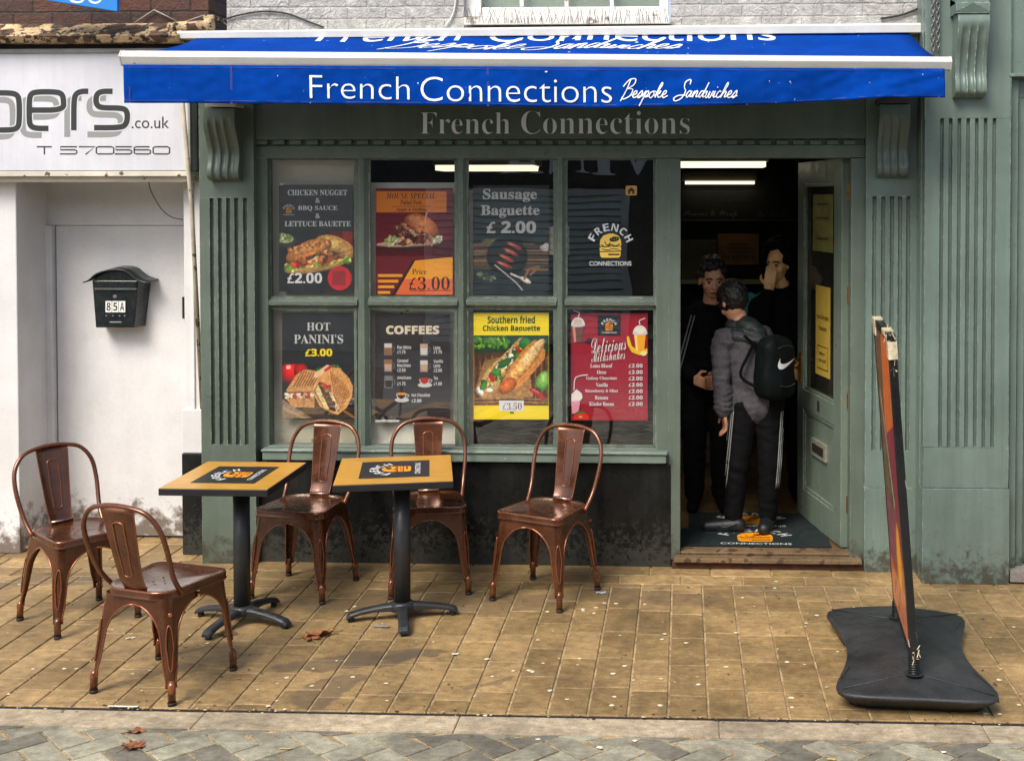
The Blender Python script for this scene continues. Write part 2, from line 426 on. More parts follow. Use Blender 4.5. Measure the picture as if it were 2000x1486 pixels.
# ------------------------------------------------------------------ ground: pavers, kerb band, herringbone street
def tonemat(name, ca, cb, cc, rough, grain, stain_shade=None, gs=160):
    m, t, b = newmat(name)
    a = nd(t, 'ShaderNodeAttribute'); a.attribute_name = 'tone'
    r = nd(t, 'ShaderNodeValToRGB'); e = r.color_ramp.elements
    e[0].position = .1; e[0].color = (*ca, 1); e[1].position = .9; e[1].color = (*cc, 1); k = e.new(.5); k.color = (*cb, 1)
    t.links.new(a.outputs['Fac'], r.inputs[0]); c = r.outputs[0]
    c = mixc(t, 1.0, c, ramp(t, noise(t, 2.6, 7, .72), .34, .68, (.54, .53, .52, 1), (1.22, 1.2, 1.16, 1)), 'MULTIPLY')
    c = mixc(t, 1.0, c, ramp(t, noise(t, 22, 5, .7), .32, .7, (.66, .65, .62, 1), (1.18, 1.18, 1.16, 1)), 'MULTIPLY')
    c = mixc(t, 1.0, c, ramp(t, noise(t, gs, 3, .7), .3, .7, (1 - grain,) * 3 + (1,), (1 + grain,) * 3 + (1,)), 'MULTIPLY')
    g0 = nd(t, 'ShaderNodeNewGeometry'); m0 = nd(t, 'ShaderNodeMapping'); m0.inputs['Scale'].default_value = (.35, 1.6, 1); m0.inputs['Rotation'].default_value = (0, 0, .25); t.links.new(g0.outputs['Position'], m0.inputs['Vector'])
    c = mixc(t, 1.0, c, ramp(t, noise(t, 34, 6, .75, m0.outputs[0], .8), .32, .7, (.74, .72, .70, 1), (1.16, 1.15, 1.13, 1)), 'MULTIPLY')
    c = mixc(t, ramp(t, noise(t, 16, 6, .75, m0.outputs[0]), .66, .74), c, (.06, .045, .03))
    if stain_shade:
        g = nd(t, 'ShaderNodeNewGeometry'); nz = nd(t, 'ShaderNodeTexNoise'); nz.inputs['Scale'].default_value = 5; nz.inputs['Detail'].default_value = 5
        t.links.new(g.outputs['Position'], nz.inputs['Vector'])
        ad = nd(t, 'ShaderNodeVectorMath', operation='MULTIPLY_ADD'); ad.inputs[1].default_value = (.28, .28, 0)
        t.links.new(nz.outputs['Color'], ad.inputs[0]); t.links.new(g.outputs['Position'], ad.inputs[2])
        for (x, y, rx, ry, rot, k) in stain_shade:
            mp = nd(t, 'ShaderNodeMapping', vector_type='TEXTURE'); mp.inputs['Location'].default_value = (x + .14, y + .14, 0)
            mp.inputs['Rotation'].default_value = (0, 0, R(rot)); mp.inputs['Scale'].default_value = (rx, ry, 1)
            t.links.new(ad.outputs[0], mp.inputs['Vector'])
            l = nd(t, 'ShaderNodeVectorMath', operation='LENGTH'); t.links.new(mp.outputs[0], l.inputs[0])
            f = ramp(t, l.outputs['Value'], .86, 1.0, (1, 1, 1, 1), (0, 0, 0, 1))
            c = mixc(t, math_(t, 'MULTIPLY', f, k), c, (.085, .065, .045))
    t.links.new(c, b.inputs['Base Color']); b.inputs['Roughness'].default_value = rough
    bumpn(t, b, noise(t, 90, 6, .7), .25, .004)
    return m
def slab(V, Fc, T, quad, z, bev, tone):
    """one paving block: quad (4 xy, ccw) with chamfered edges"""
    n = len(V); cx = sum(p[0] for p in quad) / 4; cy = sum(p[1] for p in quad) / 4
    dz = [z + random.uniform(-.0012, .0012) for _ in quad]
    for i, p in enumerate(quad): V.append((p[0], p[1], z - .012))
    for i, p in enumerate(quad): V.append((p[0], p[1], dz[i] - bev * .8))
    for i, p in enumerate(quad):
        L = math.hypot(p[0] - cx, p[1] - cy); q = 1 - bev * 1.4 / max(L, .02)
        V.append((cx + (p[0] - cx) * q, cy + (p[1] - cy) * q, dz[i]))
    for i in range(4):
        j = (i + 1) % 4
        Fc.append((n + i, n + j, n + 4 + j, n + 4 + i)); Fc.append((n + 4 + i, n + 4 + j, n + 8 + j, n + 8 + i))
    Fc.append((n + 8, n + 9, n + 10, n + 11)); T += [tone] * 9
def blocks(name, V, Fc, T, mat):
    me = bpy.data.meshes.new(name); me.from_pydata(V, [], Fc)
    a = me.attributes.new('tone', 'FLOAT', 'FACE'); a.data.foreach_set('value', T); me.materials.append(mat)
    o = bpy.data.objects.new(name, me); COL.objects.link(o); return prop(o, kind='structure')
gL, gR = G(0, 1379), G(2000, 1413)
KS = (gR.y - gL.y) / (gR.x - gL.x)
def kerbY(x): return gL.y + KS * (x - gL.x)
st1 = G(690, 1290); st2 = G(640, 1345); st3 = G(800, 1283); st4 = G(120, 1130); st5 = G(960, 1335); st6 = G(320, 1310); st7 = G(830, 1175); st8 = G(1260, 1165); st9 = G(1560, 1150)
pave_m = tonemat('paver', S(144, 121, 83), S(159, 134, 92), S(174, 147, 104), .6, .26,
                 [(st1.x, st1.y, .36, .085, 18, .62), (st2.x, st2.y, .12, .20, -30, .55), (st3.x, st3.y, .22, .03, 14, .6), (st4.x, st4.y, .3, .12, 10, .55), (st5.x, st5.y, .16, .03, 40, .5), (st6.x, st6.y, .2, .06, 15, .35), (st7.x, st7.y, .75, .2, 4, .42), (st8.x, st8.y, .5, .13, -3, .36), (st9.x, st9.y, .4, .12, 6, .34)])  # last three put soft shade and dirt by the shopfront into the colour
joint_m = M('sandy_joint', S(172, 149, 110), .9, var=.6, vs=11, fine=.5)
kerb_m = tonemat('kerb_granite', S(172, 160, 138), S(184, 170, 148), S(190, 176, 152), .75, .3, gs=230)
road_m = tonemat('street_block', S(124, 121, 111), S(148, 146, 131), S(170, 168, 150), .7, .42, gs=260)
V, Fc, T = [], [], []
g = .0035
for r_, (ya, yb) in enumerate(((-.005, -.165), (-.165, -.315))):
    x = -7.0 - .16 * r_
    while x < 6:
        slab(V, Fc, T, [(x + g, yb + g), (x + .325 - g, yb + g), (x + .325 - g, ya - g), (x + g, ya - g)], 0, .004, random.random()); x += .325
for k in range(-45, 40):
    xa = -.057 + .157 * k; xb = xa + .157
    y = -.315 + random.choice((0, -.08, -.16, -.24, -.29)) + .0
    top = -.315
    y = top - random.uniform(.05, .32)
    while True:
        kb = kerbY((xa + xb) / 2) + .012
        yb = max(y, kb)
        slab(V, Fc, T, [(xa + .0048, yb + .0024), (xb - .0048, yb + .0024), (xb - .0048, top - .0024), (xa + .0048, top - .0024)], 0, .004, random.random())
        if y <= kb: break
        top = yb; y -= .325
        if top - kb < .02: break
for k in range(-45, -16):                                    # the neighbour's recessed entrance
    xa = -.057 + .157 * k
    for ya, yb in ((.30, -.002), (.62, .30)):
        slab(V, Fc, T, [(xa + g, yb + g), (xa + .157 - g, yb + g), (xa + .157 - g, ya - g), (xa + g, ya - g)], 0, .004, random.random())
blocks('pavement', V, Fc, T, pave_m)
V, Fc, T = [], [], []
kw = G(1000, 1433).y - kerbY(G(1000, 1395).x)                 # band width (negative: towards the street)
xk = G(1405, 1430).x - 1.0 * 8
for k in range(16):
    xa, xb = xk + k * 1.0, xk + (k + 1) * 1.0
    slab(V, Fc, T, [(xa + .002, kerbY(xa) + kw), (xb - .002, kerbY(xb) + kw), (xb - .002, kerbY(xb) - .022), (xa + .002, kerbY(xa) - .022)], .001, .003, random.random())
blocks('kerb', V, Fc, T, kerb_m)
V, Fc, T = [], [], []
W_ = .112
c45 = math.sqrt(.5)
for i in range(-70, 70):
    for j in range(-70, 70):
        for ori in (0, 1):
            # herringbone cell: shift (i+j, i-j) pairs on a W grid
            u = (i + 2 * j) * W_ ; v = (i - 2 * j) * W_
            q = [(u, v), (u + 2 * W_, v), (u + 2 * W_, v + W_), (u, v + W_)] if ori == 0 else [(u, v + W_), (u + W_, v + W_), (u + W_, v + 3 * W_), (u, v + 3 * W_)]
            q = [((a - b) * c45, (a + b) * c45 - 4.0) for a, b in q]
            q = [(x - .6, y) for x, y in q]
            my = max(p[1] for p in q); cx = sum(p[0] for p in q) / 4; cyy = sum(p[1] for p in q) / 4
            if abs(cx) > 7 or cyy < -5.2: continue
            lim = kerbY(cx) + kw - .003
            if min(p[1] for p in q) > lim: continue
            mx, myc = cx, cyy
            q = [(mx + (p[0] - mx) * .94, min(myc + (p[1] - myc) * .94, kerbY(p[0]) + kw - .004)) for p in q]
            slab(V, Fc, T, q, 0, .003, random.random())
blocks('street', V, Fc, T, road_m)
prop(MB().add([(-14, -3.6, -.006), (14, -3.6, -.006), (14, .7, -.006), (-14, .7, -.006)], [(0, 1, 2, 3)]).build('street_bedding', joint_m), kind='structure')
mb = MB()
for xa in np.arange(-7, 7, .5):
    mb.add([(xa, kerbY(xa) - .020, -.0045), (xa + .5, kerbY(xa + .5) - .020, -.0045), (xa + .5, kerbY(xa + .5) + .011, -.0045), (xa, kerbY(xa) + .011, -.0045)], [(0, 1, 2, 3)])
prop(mb.build('pavement_gap', M('gap_grit', (.018, .014, .01), .95, var=.5, vs=30)), kind='structure')
mb = MB().add([(-60, -60, -.02), (60, -60, -.02), (60, 60, -.02), (-60, 60, -.02)], [(0, 1, 2, 3)])
prop(mb.build('ground', M('street_far', S(128, 130, 122), .85, var=.3, vs=4)), kind='structure')
# ------------------------------------------------------------------ the sandwich shop
shop = thing('sandwich_shop', 'sage green wooden shopfront with gridded window, open door and white brick above', 'shop', (-.9, 0, 0))
def fluted(mb, x0, x1, z0, z1, Yf, Yb, fl, fz0, fz1, hw=.0115, dep=.026):
    """a pilaster face with half-round grooves between fz0 and fz1"""
    mb.box(x0, x1, Yf, Yb, z0, fz0); mb.box(x0, x1, Yf, Yb, fz1, z1)
    pts = [(x0, Yb), (x0, Yf)]
    for f in fl:
        for k in range(7):
            a = math.pi * k / 6; pts.append((f - hw * math.copysign(abs(math.cos(a)) ** .5, math.cos(a)), Yf + dep * math.sin(a) ** .8))
    pts += [(x1, Yf), (x1, Yb)]
    n = len(pts); vs = [(x, y, z) for z in (fz0, fz1) for x, y in pts]
    mb.add(vs, [(i, i + 1, n + i + 1, n + i) for i in range(n - 1)])
def corbel(mb, x0, x1, z0, z1, Yb, prof, ng=3, gd=.014, hw=.017, t0=.16):
    """scrolled console: profile of (t down, depth out) with grooves running down its face"""
    pr = crom([(0, d, z1 + (z0 - z1) * t) for t, d in prof], 5)
    n = 40; xs = [x0 + (x1 - x0) * i / n for i in range(n + 1)]
    cen = [x0 + (x1 - x0) * (k + 1) / (ng + 1) for k in range(ng)]
    rows = []
    for i, p in enumerate(pr):
        a = pr[max(i - 1, 0)]; b = pr[min(i + 1, len(pr) - 1)]; t = (b - a).normalized(); nrm = Vector((0, -t.z, t.y))
        if nrm.y < 0 and i < len(pr) * .8: nrm = nrm
        tt = i / (len(pr) - 1); k = min(max((tt - t0) * 14, 0), 1)
        row = []
        for x in xs:
            d = 0
            for c in cen:
                q = (x - c) / hw
                if abs(q) < 1: d = gd * math.sqrt(1 - q * q) * k
            row.append((x, Yb - max(p.y - d, .002), p.z))
        rows.append(row)
    m = len(xs); vs = [p for r in rows for p in r]
    mb.add(vs, [(i * m + j, i * m + j + 1, (i + 1) * m + j + 1, (i + 1) * m + j) for i in range(len(rows) - 1) for j in range(m - 1)], 0, True)
    for e in (0, m - 1):
        side = [r[e] for r in rows]; k = len(side); back = [(p[0], Yb, p[2]) for p in side]
        mb.add(side + back, [(i, i + 1, k + i + 1, k + i) for i in range(k - 1)])
    b = rows[-1]; k = len(b); mb.add(list(b) + [(p[0], Yb, p[2]) for p in b], [(i, i + 1, k + i + 1, k + i) for i in range(k - 1)])
SCROLL = [(0, .115), (.1, .118), (.25, .112), (.42, .078), (.58, .05), (.72, .052), (.86, .068), (.95, .062), (1.0, .03)]
zt = P(1000, 60, 0).z
# left pilaster with its bracket
xl0, xl1 = P(392, 700, -.06).x, P(498, 700, -.06).x
mb = MB(); fluted(mb, xl0, xl1, 0, 2.88, -.06, .2, [P(x, 620, -.06).x for x in (415, 431, 447, 463, 480)], P(440, 868, -.06).z, P(440, 387, -.06).z)
pl_ = mb.build('pilaster', green, shop)
mb = MB(); corbel(mb, P(404, 270, -.12).x, P(466, 270, -.12).x, P(430, 353, -.09).z, P(430, 213, -.15).z, -.06, SCROLL)
mb.build('bracket', green_up, pl_)
mb = MB().px(400, 202, 460, 209, -.19, -.06); mb.build('bracket_cap', M('worn_cap', S(176, 172, 160), .6), pl_, bev=.003)
# right pilaster
xr0, xr1 = P(1690, 700, -.05).x, P(1790, 700, -.05).x
mb = MB(); fluted(mb, xr0, xr1, P(1740, 952, -.05).z, 2.88, -.05, .2, [P(x, 620, -.05).x for x in (1707, 1724, 1741, 1757, 1773)], P(1740, 880, -.05).z, P(1740, 384, -.05).z)
mb.box(xr0 - .003, xr1 + .003, -.060, .2, 0, P(1740, 952.5, -.05).z)
pr_ = mb.build('pilaster', green_r, shop)
mb = MB(); corbel(mb, P(1715, 270, -.12).x, P(1775, 270, -.12).x, P(1740, 346, -.09).z, P(1740, 205, -.15).z, -.05, SCROLL, gd=.01)
mb.build('bracket', green_up, pr_)
mb = MB().px(1716, 193, 1778, 202, -.18, -.05); mb.build('bracket_cap', M('dark_cap', S(58, 50, 42), .7), pr_, bev=.003)
# fascia, raised sign lettering, dentils
xf0, xf1 = xl1, xr0
mb = MB().box(xf0 + .001, xf1 - .001, -.03, .3, P(1000, 272, -.03).z, 2.885)
fas = mb.build('fascia', green_up, shop)
pr = Print(lambda x, y, d: P(x, y, -.03 - d)); pr.lift = lambda: .004
pr.text("French", 821, 220, 996, 262, M('fascia_letter', S(238, 246, 250), .5, var=.03), 'sb', -.015, res=6)
pr.text("Connections", 1018, 217, 1347, 262, M('fascia_letter', None), 'sb', -.015, res=6)
o = pr.build('sign_lettering', fas); o.modifiers.new('solid', 'SOLIDIFY').thickness = .006
mb = MB(); x = 500
mb.box(xf0 + .002, xf1 - .002, .012, .25, P(1000, 286, .012).z, P(1000, 271, .012).z)
while x < 1676:
    mb.px(x, 274, x + 22, 282.5, -.018, .011); x += 32.8
mb.build('dentil_course', green_up, shop, bev=.002)
# window frame: rails, stiles, glazing bars
fr = MB()
fr.px(499, 284, 1690, 309, -.004, .09)                     # head
fr.px(499, 309, 524, 876, 0, .09); fr.px(1281, 309, 1329, 905, 0, .09)   # jambs
fr.px(524, 873, 1281, 880, 0, .09)
wf = fr.build('window_frame', green, shop, bev=.004)
fr = MB()
def bar(mb, x0, y0, x1, y1, horiz):
    a, b = P(x0, (y0 + y1) / 2, .004), P(x1, (y0 + y1) / 2, .004); zt_, zb_ = P((x0 + x1) / 2, y0, .004).z, P((x0 + x1) / 2, y1, .004).z
    if horiz:
        zm = (zt_ + zb_) / 2; h = (zt_ - zb_) / 2
        prof = [(.05, zm - h), (.028, zm - h), (.004, zm - h * .35), (.004, zm + h * .35), (.028, zm + h), (.05, zm + h)]
        mb.prism([(a.x, y, z) for y, z in prof], (b.x - a.x, 0, 0))
    else:
        xm = (a.x + b.x) / 2; h = (b.x - a.x) / 2
        prof = [(xm - h, .05), (xm - h, .028), (xm - h * .35, .002), (xm + h * .35, .002), (xm + h, .028), (xm + h, .05)]
        mb.prism([(x, y, zb_) for x, y in prof], (0, 0, zt_ - zb_))
for x0, x1 in ((696, 719), (892, 911), (1085, 1104)): bar(fr, x0, 309, x1, 873, False)
cols = [(524, 697), (718, 893), (910, 1086), (1103, 1281)]
for x0, x1 in cols: bar(fr, x0, 583, x1, 602, True)
for x0, x1 in cols:                                         # putty beads round each pane
    for y0, y1 in ((309, 583), (601, 873)):
        fr.px(x0, y0, x0 + 5, y1, .03, .05); fr.px(x1 - 5, y0, x1, y1, .03, .05); fr.px(x0 + 5, y0, x1 - 5, y0 + 4, .031, .05); fr.px(x0 + 5, y1 - 4, x1 - 5, y1, .031, .05)
fr.build('glazing_bars', green, wf)
gm = glassmat('window_glass', k=2.1, film_and_reflection=.008)
for y0, y1 in ((309, 583), (601, 873)):
    for x0, x1 in cols:
        MB().px(x0 + 1, y0 + 1, x1 - 1, y1 - 1, .041, .045).build('window_pane', gm, wf)
mb = MB(); mb.px(509, 881, 1304, 886, -.062, .02); mb.px(512, 886, 1301, 902, -.052, .02)
mb.build('window_sill', M('sill_paint', S(108, 123, 112), .4, var=.2, vs=6, edge=S(206, 210, 200), chips=(40, .66, S(214, 216, 206)), bump=.08), shop, bev=.005)
MB().px(499, 903, 1310, 1111, -.012, .2).build('stall_riser', black_tile, shop, bev=.003)
# door frame
df = MB(); df.px(1305, 309, 1329, 1093, -.006, .14); df.px(1661, 309, 1690, 1093, -.006, .14)
df.px(1329, 303, 1661, 309, .0, .14)
dfo = df.build('door_frame', green, shop, bev=.004)
wood = M('worn_threshold', S(116, 94, 66), .7, var=.4, vs=9, fine=.3, spots=(18, .58, S(70, 52, 38)))
mb = MB(); mb.px(1316, 1092, 1684, 1101, -.07, .10); mb.box(P(1329, 1085, 0).x, P(1661, 1085, 0).x, .0, .10, .068, .082)
ds = mb.build('doorstep', wood, shop, bev=.004)
MB().px(1312, 1101, 1688, 1111, -.04, .1).build('step_base', M('rusty_step', S(78, 46, 30), .85, var=.5, vs=14), ds)
# the open door leaf, hinged on the right and swung in
HX, HY = P(1658, 700, .10).x, .10
dmat = M('door_paint', S(106, 120, 107), .36, var=.16, vs=4, streak=.1, edge=S(176, 180, 162), chips=(30, .70, S(190, 194, 180)), grime=(1.6, DIRT, 14, .36, .6))
da = R(78); LW = .80; DT = .044; Z0, Z1 = .088, 2.225
# local: u along the leaf from hinge (0) to free edge (LW); w through its thickness
def leaf(u, wv, z): return Vector((HX - math.cos(da) * u - math.sin(da) * wv, HY + math.sin(da) * u - math.cos(da) * wv, z))
def lbox(mb, u0, u1, w0, w1, z0, z1, m=0):
    c = [leaf(u, wv, z) for z in (z0, z1) for u, wv in ((u0, w0), (u1, w0), (u1, w1), (u0, w1))]
    mb.add(c, [(3, 2, 1, 0), (4, 5, 6, 7), (0, 1, 5, 4), (1, 2, 6, 5), (2, 3, 7, 6), (3, 0, 4, 7)], m)
mb = MB()
lbox(mb, 0, .12, 0, DT, Z0, Z1); lbox(mb, LW - .12, LW, 0, DT, Z0, Z1); lbox(mb, .12, LW - .12, 0, DT, Z1 - .13, Z1)
lbox(mb, .12, LW - .12, 0, DT, Z0, Z0 + .17); lbox(mb, .12, LW - .12, 0, DT, .74, .86)
for u0, u1, z0, z1 in ((.12, LW - .12, Z0 + .17, .74),): lbox(mb, u0, u1, .012, DT - .012, z0, z1)
for z0, z1 in ((Z0 + .17, .74), (.86, Z1 - .13)):            # beads
    for ww in (.004, DT - .016):
        lbox(mb, .12, .14, ww, ww + .012, z0, z1); lbox(mb, LW - .14, LW - .12, ww, ww + .012, z0, z1)
        lbox(mb, .14, LW - .14, ww, ww + .012, z0, z0 + .02); lbox(mb, .14, LW - .14, ww, ww + .012, z1 - .02, z1)
door = mb.build('door', dmat, shop, bev=.003)
mb = MB(); lbox(mb, .141, LW - .141, .020, .024, .881, Z1 - .151); mb.build('door_glass', glassmat('door_glazing', (.6, .58, .5), .6, film_and_reflection=.05), door)
brass = M('brass', S(176, 130, 48), .3, metal=.9, var=.3, vs=20)
for yy in (374, 575, 779, 984):
    z = P(1655, yy, .1).z; mb = MB(); mb.box(HX - .012, HX + .012, HY - .012, HY + .0015, z - .045, z + .045)
    mb.tube([(HX - .002, HY - .016, z - .045), (HX - .002, HY - .016, z + .045)], .007)
    mb.build('hinge', brass if yy < 900 else M('rusted_hinge', S(92, 60, 36), .7, metal=.4), door, bev=.001)
mb = MB(); zc = .99
for sgn, wv in ((1, DT), (-1, 0)):
    lbox(mb, LW - .085, LW - .045, wv, wv + sgn * .006, zc - .09, zc + .09)
    mb.tube([leaf(LW - .065, wv, zc + .04), leaf(LW - .065, wv + sgn * .05, zc + .04), leaf(LW - .19, wv + sgn * .055, zc + .035)], .009)
mb.build('handle', brass, door)
mb = MB(); lbox(mb, .26, .52, DT - .012, DT + .004, .50, .60); lbox(mb, .29, .49, DT + .004, DT + .008, .525, .575, 1)
mb.build('letter_plate', [M('worn_plate', S(150, 148, 132), .5, metal=.3, var=.3, vs=40, chips=(60, .6, S(50, 46, 40))), M('plate_flap', S(72, 72, 64), .4, metal=.6)], door, bev=.002)
mb = MB(); lbox(mb, .37, .40, DT, DT + .006, .775, .835); mb.build('door_stop', dark, door)
# ---- the room behind
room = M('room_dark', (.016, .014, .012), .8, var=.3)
rx0, rx1, ry1, rz1 = -2.5, 1.16, 3.6, 2.52
mb = MB().add([(rx0, .24, 0), (rx0, ry1, 0), (rx0, ry1, rz1), (rx0, .24, rz1)], [(0, 1, 2, 3)])
mb.add([(rx1, .24, 0), (rx1, ry1, 0), (rx1, ry1, rz1), (rx1, .24, rz1)], [(0, 1, 2, 3)])
mb.add([(rx0, ry1, 0), (rx1, ry1, 0), (rx1, ry1, rz1), (rx0, ry1, rz1)], [(0, 1, 2, 3)])
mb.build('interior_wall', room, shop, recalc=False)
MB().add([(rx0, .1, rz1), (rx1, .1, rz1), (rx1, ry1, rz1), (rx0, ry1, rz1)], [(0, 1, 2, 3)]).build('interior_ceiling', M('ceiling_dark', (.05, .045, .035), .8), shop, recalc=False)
mb = MB().add([(rx0, .1, .078), (rx1, .1, .078), (rx1, ry1, .078), (rx0, ry1, .078)], [(0, 1, 2, 3)])
mb.build('interior_floor', M('floor_boards', S(96, 72, 40), .55, var=.4, vs=12), shop, recalc=False)
mb = MB().box(-2.5, -.03, .1, .24, 0, .52); mb.build('window_bed', M('window_bed_paint', S(84, 86, 76), .6), shop)
# ---- painted brick upper storey
def brickmat(name, ca, cb, mo, sc, bumpk, rough=.7, ratio=(.215, .065), chips=None, off=(0, 0, 0)):
    m, t, b = newmat(name)
    g_ = nd(t, 'ShaderNodeNewGeometry'); s_ = nd(t, 'ShaderNodeSeparateXYZ'); t.links.new(g_.outputs['Position'], s_.inputs[0])
    cx_ = nd(t, 'ShaderNodeCombineXYZ'); t.links.new(math_(t, 'ADD', s_.outputs[0], off[0]), cx_.inputs[0]); t.links.new(math_(t, 'ADD', s_.outputs[2], off[1]), cx_.inputs[1])
    wob = nd(t, 'ShaderNodeVectorMath', operation='MULTIPLY_ADD'); wob.inputs[1].default_value = (.012, .012, 0)
    nz = nd(t, 'ShaderNodeTexNoise'); nz.inputs['Scale'].default_value = 9; t.links.new(g_.outputs['Position'], nz.inputs['Vector'])
    t.links.new(nz.outputs['Color'], wob.inputs[0]); t.links.new(cx_.outputs[0], wob.inputs[2])
    k = nd(t, 'ShaderNodeTexBrick'); k.inputs['Scale'].default_value = 1; k.inputs['Brick Width'].default_value = ratio[0]; k.inputs['Row Height'].default_value = ratio[1]
    k.inputs['Mortar Size'].default_value = .007; k.inputs['Mortar Smooth'].default_value = .6; k.inputs['Bias'].default_value = 0
    k.inputs['Color1'].default_value = (*ca, 1); k.inputs['Color2'].default_value = (*cb, 1); k.inputs['Mortar'].default_value = (*mo, 1)
    t.links.new(wob.outputs[0], k.inputs['Vector']); c = k.outputs['Color']
    c = mixc(t, 1.0, c, ramp(t, noise(t, 7, 5, .7), .3, .7, (.72, .72, .72, 1), (1.12, 1.12, 1.12, 1)), 'MULTIPLY')
    if chips: c = mixc(t, ramp(t, noise(t, chips[0], 6, .75), chips[1], chips[1] + .03), c, chips[2])
    t.links.new(c, b.inputs['Base Color']); b.inputs['Roughness'].default_value = rough
    h = math_(t, 'SUBTRACT', math_(t, 'MULTIPLY', noise(t, 17, 7, .72, None, 1.2), 2.4), math_(t, 'MULTIPLY', k.outputs['Fac'], .45))
    bumpn(t, b, h, bumpk, .03)
    return m
wb = brickmat('white_painted_brick', S(226, 223, 217), S(230, 228, 222), S(222, 218, 211), 1, 1.0, chips=(9, .72, S(160, 152, 142)))
X0, X1 = P(443, 30, 0).x, P(1812, 30, 0).x
wx0, wx1 = P(906, 20, 0).x, P(1310, 20, 0).x
UZ0, UZ1 = 2.885, 5.6
mb = MB().box(X0, wx0, 0, .28, UZ0, UZ1).box(wx1, X1, 0, .28, UZ0, UZ1).box(wx0, wx1, .02, .28, UZ0, P(1100, 47, 0).z)
mb.box(wx0, wx1, 0, .28, 4.5, UZ1)
uw = mb.build('upper_wall', wb, shop)
wwh = M('window_white', S(222, 220, 214), .5, var=.12, vs=8, fine=.12, spots=(12, .66, S(150, 140, 128)))
mb = MB(); mb.px(906, -900, 938, 33, .05, .12); mb.px(1288, -900, 1306, 33, .05, .12); mb.px(938, 14, 1288, 33, .06, .12)
for x in (1018, 1106, 1195): mb.px(x - 4, -900, x + 4, 14, .06, .10)
uf = mb.build('upper_window_frame', wwh, shop, bev=.003)
MB().px(938, -900, 1288, 14, .09, .094).build('upper_window_pane', glassmat('upper_glass', (.86, .9, .86), 1.4), uf)
MB().px(936, -900, 1290, 30, .14, .15).build('upper_blind', M('blind_grey', S(150, 156, 148), .8, var=.2, vs=3), uf)
mb = MB(); mb.px(906, 33, 1308, 48, -.06, .12); mb.build('upper_window_sill', wwh, shop, bev=.004)
MB().box(rx0 - .1, rx1 + .1, .0, .3, 2.60, 2.88).build('ceiling_beam', dark, shop)
# ------------------------------------------------------------------ the neighbour on the left
nb = thing('white_neighbour', 'white rendered shop entrance with recessed blank door, left of the green shop', 'building', (-3.2, 0, 0))
zl = P(200, 338, .05).z
xp = P(35, 700, .08).x
mb = MB().box(-6.5, xp, .08, .6, 0, zl)
mb.build('pier', white, nb, bev=.006)
xq0, xq1 = P(357, 600, .10).x, P(391, 600, .10).x
mb = MB().box(xq0, xl0 - .004, .12, .5, P(375, 800, .12).z, zl); mb.box(P(372, 500, .1).x, P(377, 500, .1).x, .11, .12, P(375, 800, .11).z, zl)
mb.build('pier', white, nb, bev=.005)
MB().box(xq0 - .012, xl0 - .004, .10, .5, P(375, 885, .10).z, P(375, 800, .10).z).build('pier_box', white, nb, bev=.005)
MB().box(xq0 - .012, xl0 - .004, .095, .5, 0, P(375, 885, .1).z - .002).build('plinth', black_tile, nb, bev=.004)
mb = MB(); ya = .42
mb.box(xp - .3, xq1, ya, ya + .1, P(200, 440, ya).z, zl + .1)                       # panel above
mb.box(xp - .3, P(108, 700, ya).x, ya - .03, ya + .1, 0, P(200, 440, ya).z)         # frame
mb.box(P(82, 400, ya).x, xq1 - .0, ya - .05, ya - .002, P(200, 358, ya).z, zl + .1)
mb.build('recess_wall', white, nb, bev=.004)
bd = MB().box(P(110, 700, ya).x, P(362, 700, ya).x, ya + .012, ya + .09, .012, P(200, 440.5, ya).z - .002).build('blank_door', white, nb, bev=.003)
MB().box(P(357, 590, ya).x, P(360, 590, ya).x, ya - .01, ya + .011, P(358, 622, ya).z, P(358, 580, ya).z).build('lock_plate', dark, bd)
MB().box(-6.5, xl0 - .004, .1, .6, zl, 5.6).build('upper_wall', brickmat('brown_brick', S(98, 60, 46), S(66, 50, 44), S(44, 40, 36), 1, .5, ratio=(.225, .075), chips=(20, .7, S(30, 26, 24)), off=(.04, .02, 0)), nb)
mb = MB(); mb.px(-300, 335, 372, 345, -.035, .1); mb.px(-300, 345, 372, 356, -.0, .1)
mb.build('sign_ledge', M('cream_ledge', S(206, 200, 184), .6, var=.2, vs=6, spots=(16, .64, S(90, 76, 60))), nb, bev=.003)
peel = M('peeling_lead', S(196, 168, 128), .75, var=.5, vs=7, fine=.25, spots=(9, .52, S(86, 62, 44)), chips=(17, .52, S(40, 34, 30)), bump=.7, bs=18)
mb = MB(); mb.prism([(-6.5, -.10, P(100, 84, -.1).z), (-6.5, -.13, P(100, 70, -.13).z), (-6.5, .02, P(100, 47, .02).z), (-6.5, .09, P(100, 47, .02).z), (-6.5, .09, P(100, 84, -.1).z)], (P(352, 60, -.1).x + 6.5, 0, 0))
mb.build('cornice', peel, nb, bev=.004)
mb = MB(); mb.tube([P(330, 53, -.06), P(412, 49, -.06)], .026, 12); mb.tube([P(402, 49, -.06), P(416, 48, -.06)], .034, 12)
mb.box(P(398, 40, -.05).x, P(418, 40, -.05).x, -.06, .1, P(400, 38, -.05).z, P(400, 30, -.05).z)
mb.build('pipe', peel, nb)
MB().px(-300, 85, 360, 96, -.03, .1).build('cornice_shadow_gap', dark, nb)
mb = MB().box(P(373, 300, .06).x, xl0 - .003, .07, .14, P(380, 335, .06).z, 2.9).build('gap_board', M('gap_slate', S(62, 68, 76), .6, var=.3), nb)
